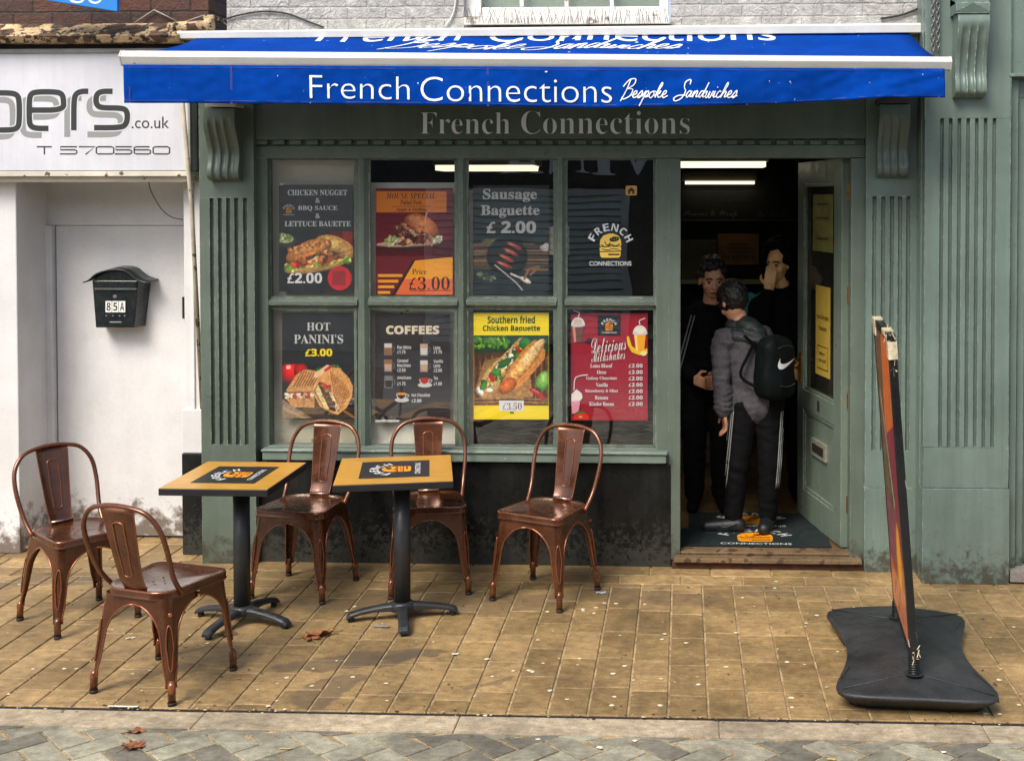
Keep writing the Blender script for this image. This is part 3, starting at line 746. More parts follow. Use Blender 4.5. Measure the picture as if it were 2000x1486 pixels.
# its sign board
sg = thing('shop_sign', 'white shop sign with grey shadowed letters and a phone number, left of the awning', 'sign', (-3.3, -.03, P(200, 335, 0).z))
mb = MB().px(-300, 104, 371, 334, -.03, .099); mb.build('board', M('sign_white', S(206, 207, 213), .45, var=.1, vs=3, streak=.06, fine=.03, chips=(48, .755, S(70, 64, 60))), sg, bev=.003)
mb = MB().px(-300, 96, 371, 104, -.045, .099); mb.px(366, 104, 371, 334, -.034, .0)
mb.build('sign_edge', M('sign_edge_grey', S(150, 150, 146), .55, var=.3, vs=9), sg, bev=.002)
pr = Print(lambda x, y, d: P(x, y, -.03 - d))
def cl(pts): return [(x / 2.857, y / 2.857) for x, y in pts]
shapes = [cl([(-40, 520), (60, 520), (95, 530), (108, 560), (108, 690), (95, 718), (60, 727), (-40, 727)]),
          cl([(270, 718), (200, 718), (170, 705), (163, 675), (163, 560), (172, 525), (205, 514), (310, 514), (345, 524), (355, 556), (355, 616), (178, 616)]),
          cl([(412, 728), (412, 560), (424, 524), (455, 511), (492, 511)]),
          cl([(628, 511), (570, 511), (542, 524), (534, 556), (540, 588), (566, 604), (680, 604), (706, 618), (712, 650), (706, 690), (680, 714), (525, 714)])]
def chaikin(p, k=3):
    for _ in range(k):
        q = [p[0]]
        for a, b in zip(p, p[1:]): q += [(a[0] * .75 + b[0] * .25, a[1] * .75 + b[1] * .25), (a[0] * .25 + b[0] * .75, a[1] * .25 + b[1] * .75)]
        p = q + [p[-1]]
    return p
shapes = [chaikin(s_) for s_ in shapes]
wsg = ink(206, 207, 213)
for dx, dy, wd, c in ((-13, 13, 11.5, ink(138, 140, 138)), (0, 0, 15.0, wsg), (0, 0, 11.0, ink(40, 44, 42))):
    d = pr.lift()
    for s_ in shapes: pr.stroke([(x + dx, y + dy) for x, y in s_], wd, c, d)
tk = ink(52, 48, 50)
pr.text(".co.uk", 257, 228, 330, 251, tk, 'n')
d = pr.lift(); k = 2.6
for pts in ([(72, 287), (101, 287)], [(86.5, 287), (86.5, 302)],
            [(150, 287), (118, 287), (118, 293), (146, 293), (150, 295), (150, 299), (146, 301), (117, 301)],
            [(154, 287), (185, 287), (167, 302)], [(192, 287), (218, 287), (222, 289), (222, 299), (218, 301), (192, 301), (188, 299), (188, 289), (192, 287)],
            [(257, 287), (226, 287), (226, 293), (253, 293), (257, 295), (257, 299), (253, 301), (224, 301)],
            [(292, 287), (266, 287), (262, 289), (262, 299), (266, 301), (290, 301), (294, 299), (294, 295), (290, 293), (262, 293)],
            [(303, 287), (327, 287), (331, 289), (331, 299), (327, 301), (303, 301), (299, 299), (299, 289), (303, 287)]):
    pr.stroke(pts, k, tk, d)
pr.build('lettering', sg)
bs = thing('blue_sign', 'bright blue hanging sign with cut-off white letters at the top left corner', 'sign', (-3.0, -.2, 2.98))
mb = MB(); c_ = [P(60, -4, -.25), P(229, 23, -.25), P(229, -60, -.25), P(60, -90, -.25)]
mb.prism(c_, (0, .03, 0)); mb.build('board', M('blue_board', S(24, 122, 205), .4, var=.06), bs, bev=.002)
pr = Print(lambda x, y, d: P(x, y, -.25 - d)); 
pr.stroke(cl([(440, -30), (405, -25), (392, -8), (402, 8), (440, 14), (462, 4), (470, -15)]), 4, ink(225, 232, 240), smooth=4)
pr.stroke(cl([(492, -28), (500, 4), (530, 18), (558, 6), (566, -18)]), 4, ink(225, 232, 240), smooth=4)
pr.build('lettering', bs)
# ------------------------------------------------------------------ the neighbour on the right
rb = thing('green_neighbour', 'grey-green neighbouring shopfront with fluted pilaster and big scroll bracket, far right', 'building', (2.0, -.2, 0))
YR = -.235
x0, x1 = P(1804, 700, YR).x, P(1971, 700, YR).x
zpl = P(1890, 953, YR).z
mb = MB(); fluted(mb, x0, x1, zpl, 5.0, YR, .2, [P(x, 560, YR).x for x in (1838, 1855, 1872, 1889, 1906, 1923, 1940)], P(1890, 874, YR).z, P(1890, 231, YR).z, hw=.0095)
mb.box(x0 - .004, x1 + .004, YR - .012, .2, 0.0, zpl - .002)
rp = mb.build('pilaster', green_r, rb, bev=.002)
mb = MB(); corbel(mb, P(1866, 100, YR - .07).x, P(1927, 100, YR - .07).x, P(1890, 190, YR - .05).z, P(1890, 28, YR - .1).z, YR, [(0, .13), (.12, .14), (.3, .12), (.5, .085), (.7, .07), (.85, .085), (.95, .08), (1, .04)])
zc = P(1890, 28, YR - .1).z; xa, xb = P(1864, 20, YR - .1).x, P(1930, 20, YR - .1).x
mb.prism([(xa, YR - .14, zc), (xa, YR - .14, zc + .05), (xa, YR - .0, zc + .09), (xa, YR, zc)], (xb - xa, 0, 0))
mb.prism([(xa, YR - .142, zc + .008), ((xa + xb) / 2, YR - .155, zc + .05), (xb, YR - .142, zc + .008)], (0, .02, 0))
mb.box(xa, xb, YR - .12, YR, zc + .05, zc + .35)
mb.build('bracket', green_r, rp)
mb = MB().box(x1 + .004, 4.5, YR + .03, .2, P(1985, 148, YR).z, 5.0); mb.px(1972, 143, 2400, 149, YR - .005, .2)
mb.build('fascia', green_r, rb, bev=.002)
mb = MB(); mb.px(1972, 150, 1986, 1117, YR + .05, .2); mb.px(1986, 160, 2000, 1117, YR + .09, .2); mb.px(1986, 150, 2400, 190, YR + .085, .2)
mb.px(1990, 325, 2400, 400, YR + .1, .2); mb.px(1994, 395, 2400, 1100, YR + .13, .2)
mb.build('frame', green_r, rb, bev=.003)
MB().px(2000, 190, 2400, 325, YR + .14, YR + .145).build('pane', glassmat('right_glass', (.4, .42, .42), 1.6), rb)
MB().px(2000, 190, 2400, 325, YR + .25, YR + .26).build('blind', M('pale_blind', S(190, 196, 200), .7), rb)
mb = MB().px(1973, 1117, 2400, 1140, YR - .0, .2); mb.build('step', M('granite_step', S(130, 124, 118), .8, fine=.4), rb, bev=.004)
mb = MB(); mb.px(1792, 200, 1797, 1117, -.09, .2); mb.px(1797, 190, 1803, 1130, -.16, .2)
mb.build('edge_strip', green_r, rb, bev=.002)
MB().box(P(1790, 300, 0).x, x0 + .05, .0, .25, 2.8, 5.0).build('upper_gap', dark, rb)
# ------------------------------------------------------------------ across the street: what the panes mirror
op = thing('opposite_shop', 'dark shop with closed roller shutter across the street, mirrored in the window', 'shop', (0, -9.3, 0))
MB().box(-9, 9, -9.6, -9.3, 0, 4.4).build('wall', M('opposite_render_bounce', S(206, 198, 184), .8, var=.2), op)  # wall lowered and coloured pale to bounce light in under the awning
MB().box(-4.2, 2.2, -9.3, -9.22, 2.2, 2.85).build('fascia', M('opposite_fascia', S(30, 32, 36), .5), op)
MB().box(-4.2, 2.2, -9.3, -9.26, .0, 2.2).build('shopfront_boards', M('opposite_dark', S(26, 28, 28), .5), op)
mb = MB()
for k in range(22): mb.prism([(-3.3, -9.26, .12 + k * .088), (-3.3, -9.21, .14 + k * .088), (-3.3, -9.23, .2 + k * .088), (-3.3, -9.26, .206 + k * .088)], (2.5, 0, 0))
mb.build('roller_shutter', M('shutter_slate', S(196, 208, 200), .5), op)
mb = MB().box(-.8, -.7, -9.26, -9.2, .1, 2.1).box(-3.4, -3.3, -9.26, -9.2, .1, 2.1).box(-3.4, -.7, -9.26, -9.19, 2.06, 2.14)
mb.build('shutter_frame', M('shutter_frame_white', S(200, 200, 196), .5), op)
pr = Print(lambda x, y, d: Vector((x, -9.215 + d, y))); d_ = .003
pr.text("VINA", -.3, 2.75, -2.4, 2.34, ink(225, 225, 225), 'sb')
pr.build('lettering', op)
# ------------------------------------------------------------------ awning
aw = thing('awning', 'royal blue shop awning with white front bar and white lettering, pulled out over the window', 'awning', (-.7, 0, 2.9))
cloth = M('awning_cloth', (.0008, .045, .30), .85, var=.22, vs=3, streak=.1, fine=.08, spots=(34, .745, S(214, 220, 224)), spec=.04)
alum = M('awning_white_metal', S(204, 204, 198), .35, var=.1, vs=5, fine=.05, spots=(26, .76, S(120, 116, 108)))
seam_m = M('awning_seam', S(6, 44, 132), .6)
wt = ink(226, 230, 234)
YB = -.62
bl, br_ = P(234, 113, YB), P(1857, 124, YB)
zlt, zrt = P(234, 98, YB).z, P(1857, 110, YB).z
zlb, zrb = P(234, 127, YB).z, P(1857, 136, YB).z
prof = [(.022, 0), (.020, .05), (0, .58), (.004, .66), (.022, .98), (.05, 1.04), (.075, .95), (.075, .1), (.06, 0)]
rings = []
for p, z0, z1 in ((bl, zlb, zlt), (br_, zrb, zrt)):
    rings.append([(p.x, YB + a, z0 + (z1 - z0) * b) for a, b in prof])
MB().loft(rings, sm=False).build('front_bar', alum, aw, bev=.003)
cap_m = M('bar_cap', S(206, 204, 196), .45)
for p, z0, z1, sx in ((bl, zlb, zlt, -1), (br_, zrb, zrt, 1)):
    MB().prism([(p.x, YB + a * 1.04 - .002, z0 - .002 + (z1 - z0 + .004) * b) for a, b in prof], (sx * .008, 0, 0)).build('end_cap', cap_m, aw, bev=.002)
# cassette on the wall
cl_, cr_ = P(345, 66, -.11), P(1811, 52, -.11)
zl0, zl1 = P(345, 76, -.11).z, P(345, 60, -.11).z; zr0, zr1 = P(1811, 64, -.11).z, P(1811, 44, -.11).z
rings = [[(p.x, y, z0 + (z1 - z0) * b) for y, b in ((-.11, 0), (-.112, .8), (-.09, 1.0), (-.001, 1.12), (-.001, 0))] for p, z0, z1 in ((cl_, zl0, zl1), (cr_, zr0, zr1))]
MB().loft(rings, sm=False).build('cassette', alum, aw, bev=.003)
# canopy sheet between them
n1 = 40; n2 = 8; rows = []
tl, tr = Vector((P(392, 75, -.06).x, -.05, zl0 + .02)), Vector((P(1774, 60, -.06).x, -.05, zr0 + .015))
ll, lr = Vector((P(274, 100, YB + .03).x, YB + .05, zlt - .006)), Vector((P(1834, 110, YB + .03).x, YB + .05, zrt - .006))
def canopy(u, v, d=0):
    p = (tl * (1 - u) + tr * u) * (1 - v) + (ll * (1 - u) + lr * u) * v
    sag = -.018 * math.sin(math.pi * v) * (1 + .35 * math.sin(u * 19) * math.sin(u * 47)) + .006 * mnoise.noise(Vector((u * 14 + v * 3, v * 2, 1))) * math.sin(math.pi * v)
    return p + Vector((0, -.25 * d, d + sag))
mb = MB(); vs = [canopy(i / n1, j / n2) for j in range(n2 + 1) for i in range(n1 + 1)]
mb.add(vs, [(j * (n1 + 1) + i, j * (n1 + 1) + i + 1, (j + 1) * (n1 + 1) + i + 1, (j + 1) * (n1 + 1) + i) for j in range(n2) for i in range(n1)], 0, True)
can = mb.build('canopy', cloth, aw, solid=.002)
nrm = (tr - tl).cross(ll - tl).normalized()
def can_uv(x, y):
    q = RP(x, y, (tl + tr) / 2, nrm); ex = (tr - tl).normalized()
    v = (q - tl).dot((ll - tl) - ex * (ll - tl).dot(ex)) / ((ll - tl) - ex * (ll - tl).dot(ex)).length_squared
    return v, q.x
def can_find(x, y):
    u, v = .45, .5
    for _ in range(30):                              # where on the cloth a photo pixel lies
        px_, py_ = proj(canopy(u, v)); v += (y - py_) / 26 * .6; u += (x - px_) / 1450 * .8
    return u, v
vb = can_find(1000, 83)[1]; vb2a = can_find(1000, 82)[1]; vb2b = can_find(1000, 103)[1]
def can_x(X, v, d):
    L = tl.x * (1 - v) + ll.x * v; Rr = tr.x * (1 - v) + lr.x * v
    return canopy((X - L) / (Rr - L), v, d)
def cx_at(x): return canopy(*can_find(x, 84)).x
pr = Print(lambda x, v, d: can_x(x, v, .003 + d))
top = vb - .42
mbx = MB()
for s_, a, b in (("French", 612, 893), ("Connections", 950, 1517)):
    vs, fs, asp = glyphs(s_, 'n', .0, 4)
    bm = bmesh.new(); bv = [bm.verts.new((cx_at(a) + u * (cx_at(b) - cx_at(a)), top + v * (vb - top), 0)) for u, v in vs]
    for f_ in fs: bm.faces.new([bv[i] for i in f_])
    bmesh.ops.bisect_plane(bm, geom=bm.verts[:] + bm.edges[:] + bm.faces[:], plane_co=(0, .01, 0), plane_no=(0, -1, 0), clear_outer=True)
    bm.verts.index_update(); ax = [v.co.copy() for v in bm.verts]
    pr.mb.add([can_x(p.x, p.y, .003) for p in ax], [[v.index for v in f_.verts] for f_ in bm.faces], pr.mi(wt)); bm.free()
# hand-written line, one stroke per letter
HW = {'e': ([[(0, .3), (.45, .55), (.5, .95), (.25, .95), (.12, .4), (.4, .0), (.85, .3)]], .72),
      's': ([[(0, .2), (.42, 1.05), (.55, .45), (.35, 0), (.1, .12), (.75, .3)]], .66),
      'p': ([[(0, .2), (.35, 1.0), (.08, -1.2)], [(.26, .6), (.6, 1.0), (.7, .5), (.4, .1), (.9, .25)]], .82),
      'o': ([[(.5, .95), (.15, .75), (.1, .2), (.4, .0), (.65, .5), (.45, .95), (.9, .8)]], .78),
      'k': ([[(0, .2), (.5, 1.7), (.42, 2.2), (.25, 1.6), (.15, 0)], [(.2, .4), (.6, 1.0), (.55, .6), (.3, .5), (.6, .05), (.95, .25)]], .85),
      'a': ([[(.62, .85), (.3, .95), (.08, .4), (.28, .02), (.6, .6), (.66, .95), (.6, .15), (.95, .25)]], .84),
      'n': ([[(0, .3), (.22, .95), (.15, 0)], [(.17, .3), (.45, .95), (.62, .8), (.6, .1), (.95, .25)]], .85),
      'd': ([[(.62, .85), (.3, .95), (.08, .4), (.28, .02), (.62, .8), (.85, 2.2)], [(.85, 2.2), (.62, .2), (.95, .2)]], .86),
      'w': ([[(0, .7), (.15, .95), (.18, .1), (.4, .05), (.55, .9), (.57, .1), (.8, .05), (.95, .9), (1.15, .75)]], 1.05),
      'i': ([[(0, .2), (.22, .95), (.18, .1), (.5, .2)], [(.3, 1.45), (.34, 1.55)]], .42),
      'c': ([[(.6, .8), (.35, .98), (.1, .4), (.35, 0), (.75, .3)]], .66),
      'h': ([[(0, .2), (.5, 1.7), (.42, 2.2), (.25, 1.6), (.1, 0)], [(.14, .3), (.42, .95), (.62, .75), (.58, .1), (.9, .25)]], .8),
      'B': ([[(.35, 2.6), (.28, 1.2), (.0, -.5)], [(-.3, 1.6), (.2, 2.6), (.95, 2.7), (1.0, 1.9), (.35, 1.3)], [(.35, 1.3), (1.05, 1.2), (1.0, .3), (.3, -.2), (.0, .1)]], 1.2),
      'S': ([[(1.45, 1.9), (1.3, 2.6), (.75, 2.3), (.8, 1.5), (1.15, .9), (.9, -.1), (.2, -.5), (-.1, -.1), (.4, .3), (1.3, .35)]], 1.35)}
def hand(p, text, x0, x1, ybase, xh, wd, col, slant=.32):
    L = sum(.7 if c == ' ' else HW[c][1] for c in text) + .3; k = (x1 - x0) / L; x = x0; d = p.lift()
    for c in text:
        if c == ' ': x += .7 * k; continue
        for st in HW[c][0]:
            p.stroke([(x + a * k + slant * b * k, ybase - b * xh) for a, b in st], wd, col, d, smooth=5)
        x += HW[c][1] * k
hand(pr, "Bespoke", cx_at(765), cx_at(1030), vb2b - .20, (vb2b - vb2a) * .36, .016, wt, .5)
hand(pr, "Sandwiches", cx_at(1035), cx_at(1330), vb2b - .20, (vb2b - vb2a) * .36, .016, wt, .5)
pr.build('canopy_lettering', can)
# valance, hanging below the bar with a soft ripple
def vz(u):                                         # bottom edge (photo row) along the cloth
    xs = [0, .13, .4, .58, .8, .93, 1]; ys = [201, 202, 206, 211, 203, 190, 191]
    return float(np.interp(u, xs, ys))
vx0, vx1 = 239, 1846
def val(u, v, d=0):
    x = vx0 + (vx1 - vx0) * u; zt_ = P(x, 126 + 8 * u, YB).z; zb = P(x, vz(u), YB).z
    rip = .016 * v * math.sin(u * 23 + v * 2) * (.3 + max(0, u - .55) * 2) + .006 * v * math.sin(u * 61) + .007 * mnoise.noise(Vector((u * 30 + v * 2.5, v * 2.2, 3))) * (.4 + 1.2 * max(0, u - .5)) + .004 * mnoise.noise(Vector((u * 75, v * 5, 8)))
    return Vector((P(x, 160, YB).x, YB + .012 + rip - d, zt_ * (1 - v) + zb * v))
n1, n2 = 360, 16
mb = MB(); mb.add([val(i / n1, j / n2) for j in range(n2 + 1) for i in range(n1 + 1)], [(j * (n1 + 1) + i, j * (n1 + 1) + i + 1, (j + 1) * (n1 + 1) + i + 1, (j + 1) * (n1 + 1) + i) for j in range(n2) for i in range(n1)], 0, True)
va = mb.build('valance', cloth, aw, solid=.0015)
pr = Print(lambda x, y, d: (lambda u: val(u, (y - (126 + 8 * u)) / (vz(u) - (126 + 8 * u)), .0015 + d))((x - vx0) / (vx1 - vx0)))
pr.lift = lambda: .0035
pr.text("French", 603, 147, 799, 192, wt, 'n', -.014, res=5, skew=3); pr.text("Connections", 821, 150, 1195, 198, wt, 'n', -.014, res=5, skew=3)
hand(pr, "Bespoke", 1214, 1305, 191, 13.5, 2.1, wt); hand(pr, "Sandwiches", 1318, 1442, 191, 13.5, 2.1, wt)
pr.build('valance_lettering', va)
pr = Print(lambda x, y, d: (lambda u: val(u, y, .0012 + d))((x - vx0) / (vx1 - vx0))); pr.lift = lambda: .0005
for x in (450, 952, 1460): pr.rect(x - 2.4, 0, x + 2.4, 1, seam_m)
for a in range(40):
    x0 = vx0 + 2 + a * 40; pr.rect(x0, .925, min(x0 + 40, vx1 - 2), .945, seam_m); pr.rect(x0, .06, min(x0 + 40, vx1 - 2), .075, seam_m)
pr.rect(vx0 + 10, .0, vx0 + 13, 1, seam_m); pr.rect(vx1 - 14, 0, vx1 - 11, 1, seam_m)
pr.build('stitched_seam', va)
for x in (420, 1765):                              # folding arms under the cloth
    e = P(x, 100, YB); a = Vector((e.x, -.02, 2.73)); b = Vector((e.x + (.25 if x < 900 else -.25), -.33, 2.715 - (.03 if x > 900 else 0))); c = Vector((e.x + (.5 if x < 900 else -.5), YB + .085, 2.715 - (.055 if x > 900 else 0)))
    mb = MB(); mb.tube([a, b], .018); mb.tube([b, c], .016); mb.ball(b, .024); mb.box(a.x - .04, a.x + .04, -.06, -.001, 2.70, 2.78)
    mb.build('folding_arm', alum, aw)
# ------------------------------------------------------------------ rods, chains, cables
pole_m = M('weathered_pole', S(178, 168, 146), .6, var=.35, vs=10, spots=(22, .6, S(86, 84, 54)))
mb = MB(); q = [P(352, 150, -.12), P(374, 400, -.05), P(395, 798, .1)]
mb.tube(q, .0125, 8); mb.put('wooden_pole', pole_m, 'thin weathered pole leaning between white sign and green pilaster', 'pole')
mb = MB(); q = [P(1813, 140, -.19), P(1813, 365, -.19), P(1814, 400, -.19)]; mb.tube(q, [.010, .009, .013], 8)
mb.tube([P(1809, 363, -.19), P(1820, 363, -.20)], .004); mb.tube([P(1810, 398, -.2), P(1819, 400, -.2), P(1819, 416, -.2), P(1812, 420, -.2)], .007)
mb.tube([P(1814, 400, -.19), P(1814, 418, -.19)], .012)
mb.put('winding_rod', M('dark_iron', (.02, .018, .016), .5, metal=.4), 'dark iron awning rod with hooked end hanging beside the right pilaster', 'rod')
for cx_, zz in ((1822, -20), (1832, -26)):
    mb = MB(); k = 0; y = zz
    while y < 104:
        c = P(cx_, y, -.235 - .03); rr = .014; pts = []
        for j in range(12):
            a = 2 * math.pi * j / 12; u, v = .009 * math.cos(a), .017 * math.sin(a)
            pts.append(c + (Vector((u, 0, v)) if k % 2 == 0 else Vector((0, u, v))))
        mb.tube(pts, .0035, 5, loop=True); y += 9.4; k += 1
    mb.put('chain', M('galvanised', S(130, 130, 128), .4, metal=.8, var=.3, vs=30), 'outer hanging steel chain, beside the bracket' if cx_ > 1825 else 'inner hanging steel chain, nearest the white brick', 'chain', 'chains at the top right')
cab = flat('cable_black', (.015, .014, .014), .6)
mb = MB(); mb.tube(crom([P(x, y, -.012) for x, y in ((430, 44), (455, 33), (510, 23), (560, 27), (600, 42), (632, 54))], 5), .005, 6)
mb.put('cable', cab, 'black cable arching over white brick above the awning, left end', 'cable')
mb = MB(); mb.tube(crom([P(x, y, -.012) for x, y in ((1720, 37), (1760, 30), (1795, 16), (1812, 0), (1816, -20))], 5), .006, 6)
mb.put('cable', cab, 'black cable sweeping up the white brick at its right end', 'cable')
mb = MB(); mb.tube(crom([P(x, y, -.012) for x, y in ((868, 54), (884, 30), (890, 0), (891, -40))], 5), .005, 6)
mb.put('cable', flat('cable_white', S(206, 204, 200), .5), 'white cable running up beside the upper window', 'cable')
mb = MB(); mb.tube(crom([P(x, y, .03) for x, y in ((293, 340), (291, 358), (297, 378), (315, 408), (335, 424), (357, 429))], 5), .003, 6)
mb.put('wire', cab, 'loose dark wire drooping under the white shop sign', 'wire')
mb = MB()
for x0, y0, x1, y1 in ((263, 45, 301, 20), (301, 20, 345, 42), (362, 43, 400, 30), (418, 33, 452, 55)): mb.tube([P(x0, y0, .08), P(x1, y1, .085)], .004, 6)
mb.put('bracing_wire', flat('wire_grey', S(150, 146, 138), .5), 'thin pale wires stretched over the brown brick', 'wire')
mb = MB(); rng = random.Random(3)
for i in range(88):
    x = 912 + i * 4.5 + rng.uniform(-1.5, 1.5); a = P(x, 47 - rng.uniform(0, 3), -.05 - .05 * rng.random()); tilt = rng.uniform(-.03, .03)
    mb.tube([a, a + Vector((tilt, rng.uniform(-.02, .02), rng.uniform(.06, .085)))], .0012, 4)
mb.box(P(910, 40, -.05).x, P(1306, 40, -.05).x, -.055, -.035, P(1100, 45, -.05).z - .012, P(1100, 45, -.05).z - .006)
mb.put('bird_spikes', M('spike_steel', S(96, 84, 70), .4, metal=.6), 'row of thin wire bird spikes on the upper window sill', 'bird spikes')
# ------------------------------------------------------------------ letter box on the blank door
YM = .42 - .10
mbx = thing('letter_box', 'black steel wall letter box with curved lid and white 85A number', 'letter box', (P(230, 640, YM).x, .43, P(230, 640, YM).z))
bk = M('letterbox_black', (.008, .012, .013), .25, var=.35, vs=10, coat=.3)
zt_, zb_ = P(228, 548, YM).z, P(228, 640, YM).z
xa, xb, xc, xd = P(180, 548, YM).x, P(270, 548, YM).x, P(262, 640, YM).x, P(187, 640, YM).x
top = [(xa, YM, zt_), (xb, YM, zt_), (xb + .03, .43, zt_), (xa - .0, .43, zt_)]; bot = [(xd, YM, zb_), (xc, YM, zb_), (xc + .02, .43, zb_), (xd, .43, zb_)]
mb = MB(); mb.add(bot + top, [(3, 2, 1, 0), (4, 5, 6, 7), (0, 1, 5, 4), (1, 2, 6, 5), (2, 3, 7, 6), (3, 0, 4, 7)])
mb.build('body', bk, mbx, bev=.004)
pts = crom([P(x, y, YM) for x, y in ((166, 550), (176, 546), (190, 534), (210, 527), (228, 525), (248, 528), (264, 540), (276, 547), (290, 551))], 4)
rings = [[(p.x, YM - .025, p.z), (p.x + .012, .43, p.z + .012), (p.x + .012, .43, p.z + .004), (p.x, YM - .025, p.z - .008)] for p in pts]
MB().loft(rings).build('lid', M('letterbox_lid', (.02, .026, .027), .3, var=.4, vs=12), mbx)
mb = MB(); arch = [P(x, y, YM) for x, y in ((182, 548), (192, 538), (210, 531), (228, 529), (246, 532), (258, 540), (266, 548))]
mb.prism([(p.x, YM + .004, p.z) for p in arch], (0, .1, 0)); mb.px(183, 549, 266, 563, YM - .008, YM + .01)
fl_ = mb.build('flap', bk, mbx, bev=.002)
MB().px(184, 563, 266, 566, YM - .014, YM).build('flap_edge', M('flap_edge_metal', S(120, 124, 124), .3, metal=.7), fl_)
mb = MB(); c = P(225, 579, YM); mb.tube([c + Vector((0, -.006, 0)), c + Vector((0, .004, 0))], .011, 14); mb.build('lock', M('lock_steel', S(170, 168, 160), .3, metal=.9), mbx)
pr = Print(lambda x, y, d: P(x, y, YM - .003 - d))
for i, ch in enumerate("85A"):
    x = 206 + i * 13.2; pr.rect(x, 588, x + 12.2, 610, ink(226, 226, 220)); pr.text(ch, x + 2, 591, x + 10.2, 607, ink(20, 20, 20), 'b')
pr.rect(214, 628, 237, 630, ink(150, 156, 156)); pr.rect(206, 616, 209, 617.5, ink(150, 156, 156)); pr.rect(219, 616, 222, 617.5, ink(150, 156, 156)); pr.rect(232, 616, 235, 617.5, ink(150, 156, 156)); pr.rect(242, 616, 245, 617.5, ink(150, 156, 156))
pr.build('number_plate', mbx)
# ------------------------------------------------------------------ posters inside the window
YP = .062
def wpl(x, y, d): return P(x, y, YP - d)
photo_m = attrmat('printed_photo', 'print', .35, coat=.1)
def poster(label, box, paper, cat='poster'):
    x0, y0, x1, y1 = box; b = P((x0 + x1) / 2, y1, YP)
    t = thing('poster', label, cat, b, group='posters in the shop window')
    mb = MB(); n = 12
    vs = [P(x0 + (x1 - x0) * i / n, y, YP) + Vector((0, .0002 * math.sin(i * 1.3), 0)) for y in (y1, y0) for i in range(n + 1)]
    mb.add(vs, [(i, i + 1, n + 2 + i, n + 1 + i) for i in range(n)])
    mb.build('sheet', paper, t, solid=.0005); return t
def pic(t, box, w, h, bg, seed): return Pic(w, h, bg, seed)
blackp = ink(24, 27, 30); whi = ink(222, 224, 222); crm = ink(226, 212, 186); org = ink(232, 132, 24); gold = ink(232, 186, 78); maroon = ink(112, 18, 34); crimson = ink(156, 16, 42); yel = ink(244, 218, 14); ink_k = ink(34, 22, 22)
LOGO_G, LOGO_O = ink(226, 190, 84), ink(238, 150, 20)
def at(cx, cy, s): return lambda x, y: (cx + x * s, cy + y * s)
# 1 chicken nugget
t = poster('black chicken nugget and BBQ sauce poster with red round sticker', (545, 361, 690, 570), blackp)
p = Pic(145, 116, (24, 27, 30), 11)
p.ell(6, 16, 28, 15, 8, (58, 62, 60), .1, .4); p.ell(6, 13, 22, 9, 8, (176, 182, 120), .5, .2); p.frill(-4, 10, 20, 12, 40, 4, ((120, 160, 60), (210, 214, 170), (90, 130, 40)))
p.ell(132, 14, 16, 17, 0, (120, 22, 18), .1, .8); p.ell(110, 10, 14, 14, 0, (84, 16, 14), .1, .8)
p.ell(72, 66, 62, 13, -10, (196, 150, 84), .3, .4)
p.frill(16, 70, 130, 50, 130, 6, ((140, 176, 50), (196, 206, 90), (84, 130, 36), (228, 214, 120)))
p.frill(24, 63, 124, 48, 30, 7, ((190, 40, 24), (168, 30, 20), (214, 84, 50)))
p.frill(24, 53, 128, 42, 46, 8, ((196, 120, 62), (120, 66, 34), (232, 182, 120), (88, 48, 30), (150, 84, 44)))
p.frill(30, 47, 130, 34, 30, 6, ((60, 32, 30), (96, 50, 30), (110, 140, 50)))
p.ell(112, 30, 42, 19, 22, (208, 150, 74), .35, .7, .3, lambda u, v: v < .45); p.ell(104, 26, 34, 12, 20, (222, 176, 100), .4, .5, .4)
p.ell(58, 38, 47, 19, -20, (206, 128, 56), .4, .8, .2, lambda u, v: v < .5); p.ell(56, 32, 34, 9, -20, (226, 156, 84), .4, .4, .5)
p.frill(20, 34, 96, 22, 30, 4, ((230, 170, 100), (170, 96, 40)))
p.build('food_photo', wpl, 545.5, 452, 689.5, 568, photo_m, t)
pr = Print(wpl)
pr.text("CHICKEN NUGGET", 562, 371, 678, 382, whi, 'sb', .004); pr.text("&", 616, 387, 625, 396.5, whi, 'sb'); pr.text("BBQ SAUCE", 582, 402, 659, 412.5, whi, 'sb', .004)
pr.text("&", 616, 417, 625, 426.5, whi, 'sb'); pr.text("LETTUCE BAUETTE", 556, 432, 685, 442.5, whi, 'sb', .004)
burger_logo(pr, at(564, 410, 13), whi, LOGO_O, blackp)
pr.ell(663.5, 543.5, 23.5, 23.5, ink(206, 16, 26), n=32); pr.poly([(660, 564), (672, 564), (664, 568)], ink(206, 16, 26)); pr.rect(649, 529, 675, 557, ink(150, 20, 34))
pr.text("£2.00", 561, 533, 629, 553.5, whi, 'b', .01)
pr.build('lettering', t)
# 2 house special
t = poster('maroon and orange house special pulled pork poster priced 3.00', (734, 368, 885, 576), maroon)
p = Pic(151, 82, (112, 18, 34), 12)
for k in range(7): p.line([(0, 6 + k * 13), (151, 9 + k * 12)], 1.6, (92, 12, 28), .2)
p.poly([(0, 62), (60, 66), (151, 52), (151, 80), (0, 82)], (82, 8, 24), .2)
p.ell(66, 60, 66, 9, -2, (60, 44, 40), .2, .4); p.ell(62, 58, 62, 6, -2, (206, 170, 140), .3, .3)
p.frill(36, 50, 112, 50, 150, 6, ((120, 64, 48), (170, 104, 76), (86, 42, 34), (210, 160, 120), (60, 30, 26)))
p.frill(46, 30, 108, 30, 120, 6, ((130, 70, 50), (186, 120, 90), (80, 40, 32), (214, 170, 130)))
p.frill(22, 56, 40, 50, 24, 5, ((220, 214, 190), (180, 190, 130), (150, 160, 90))); p.frill(112, 54, 126, 46, 20, 4, ((214, 214, 190), (170, 180, 120)))
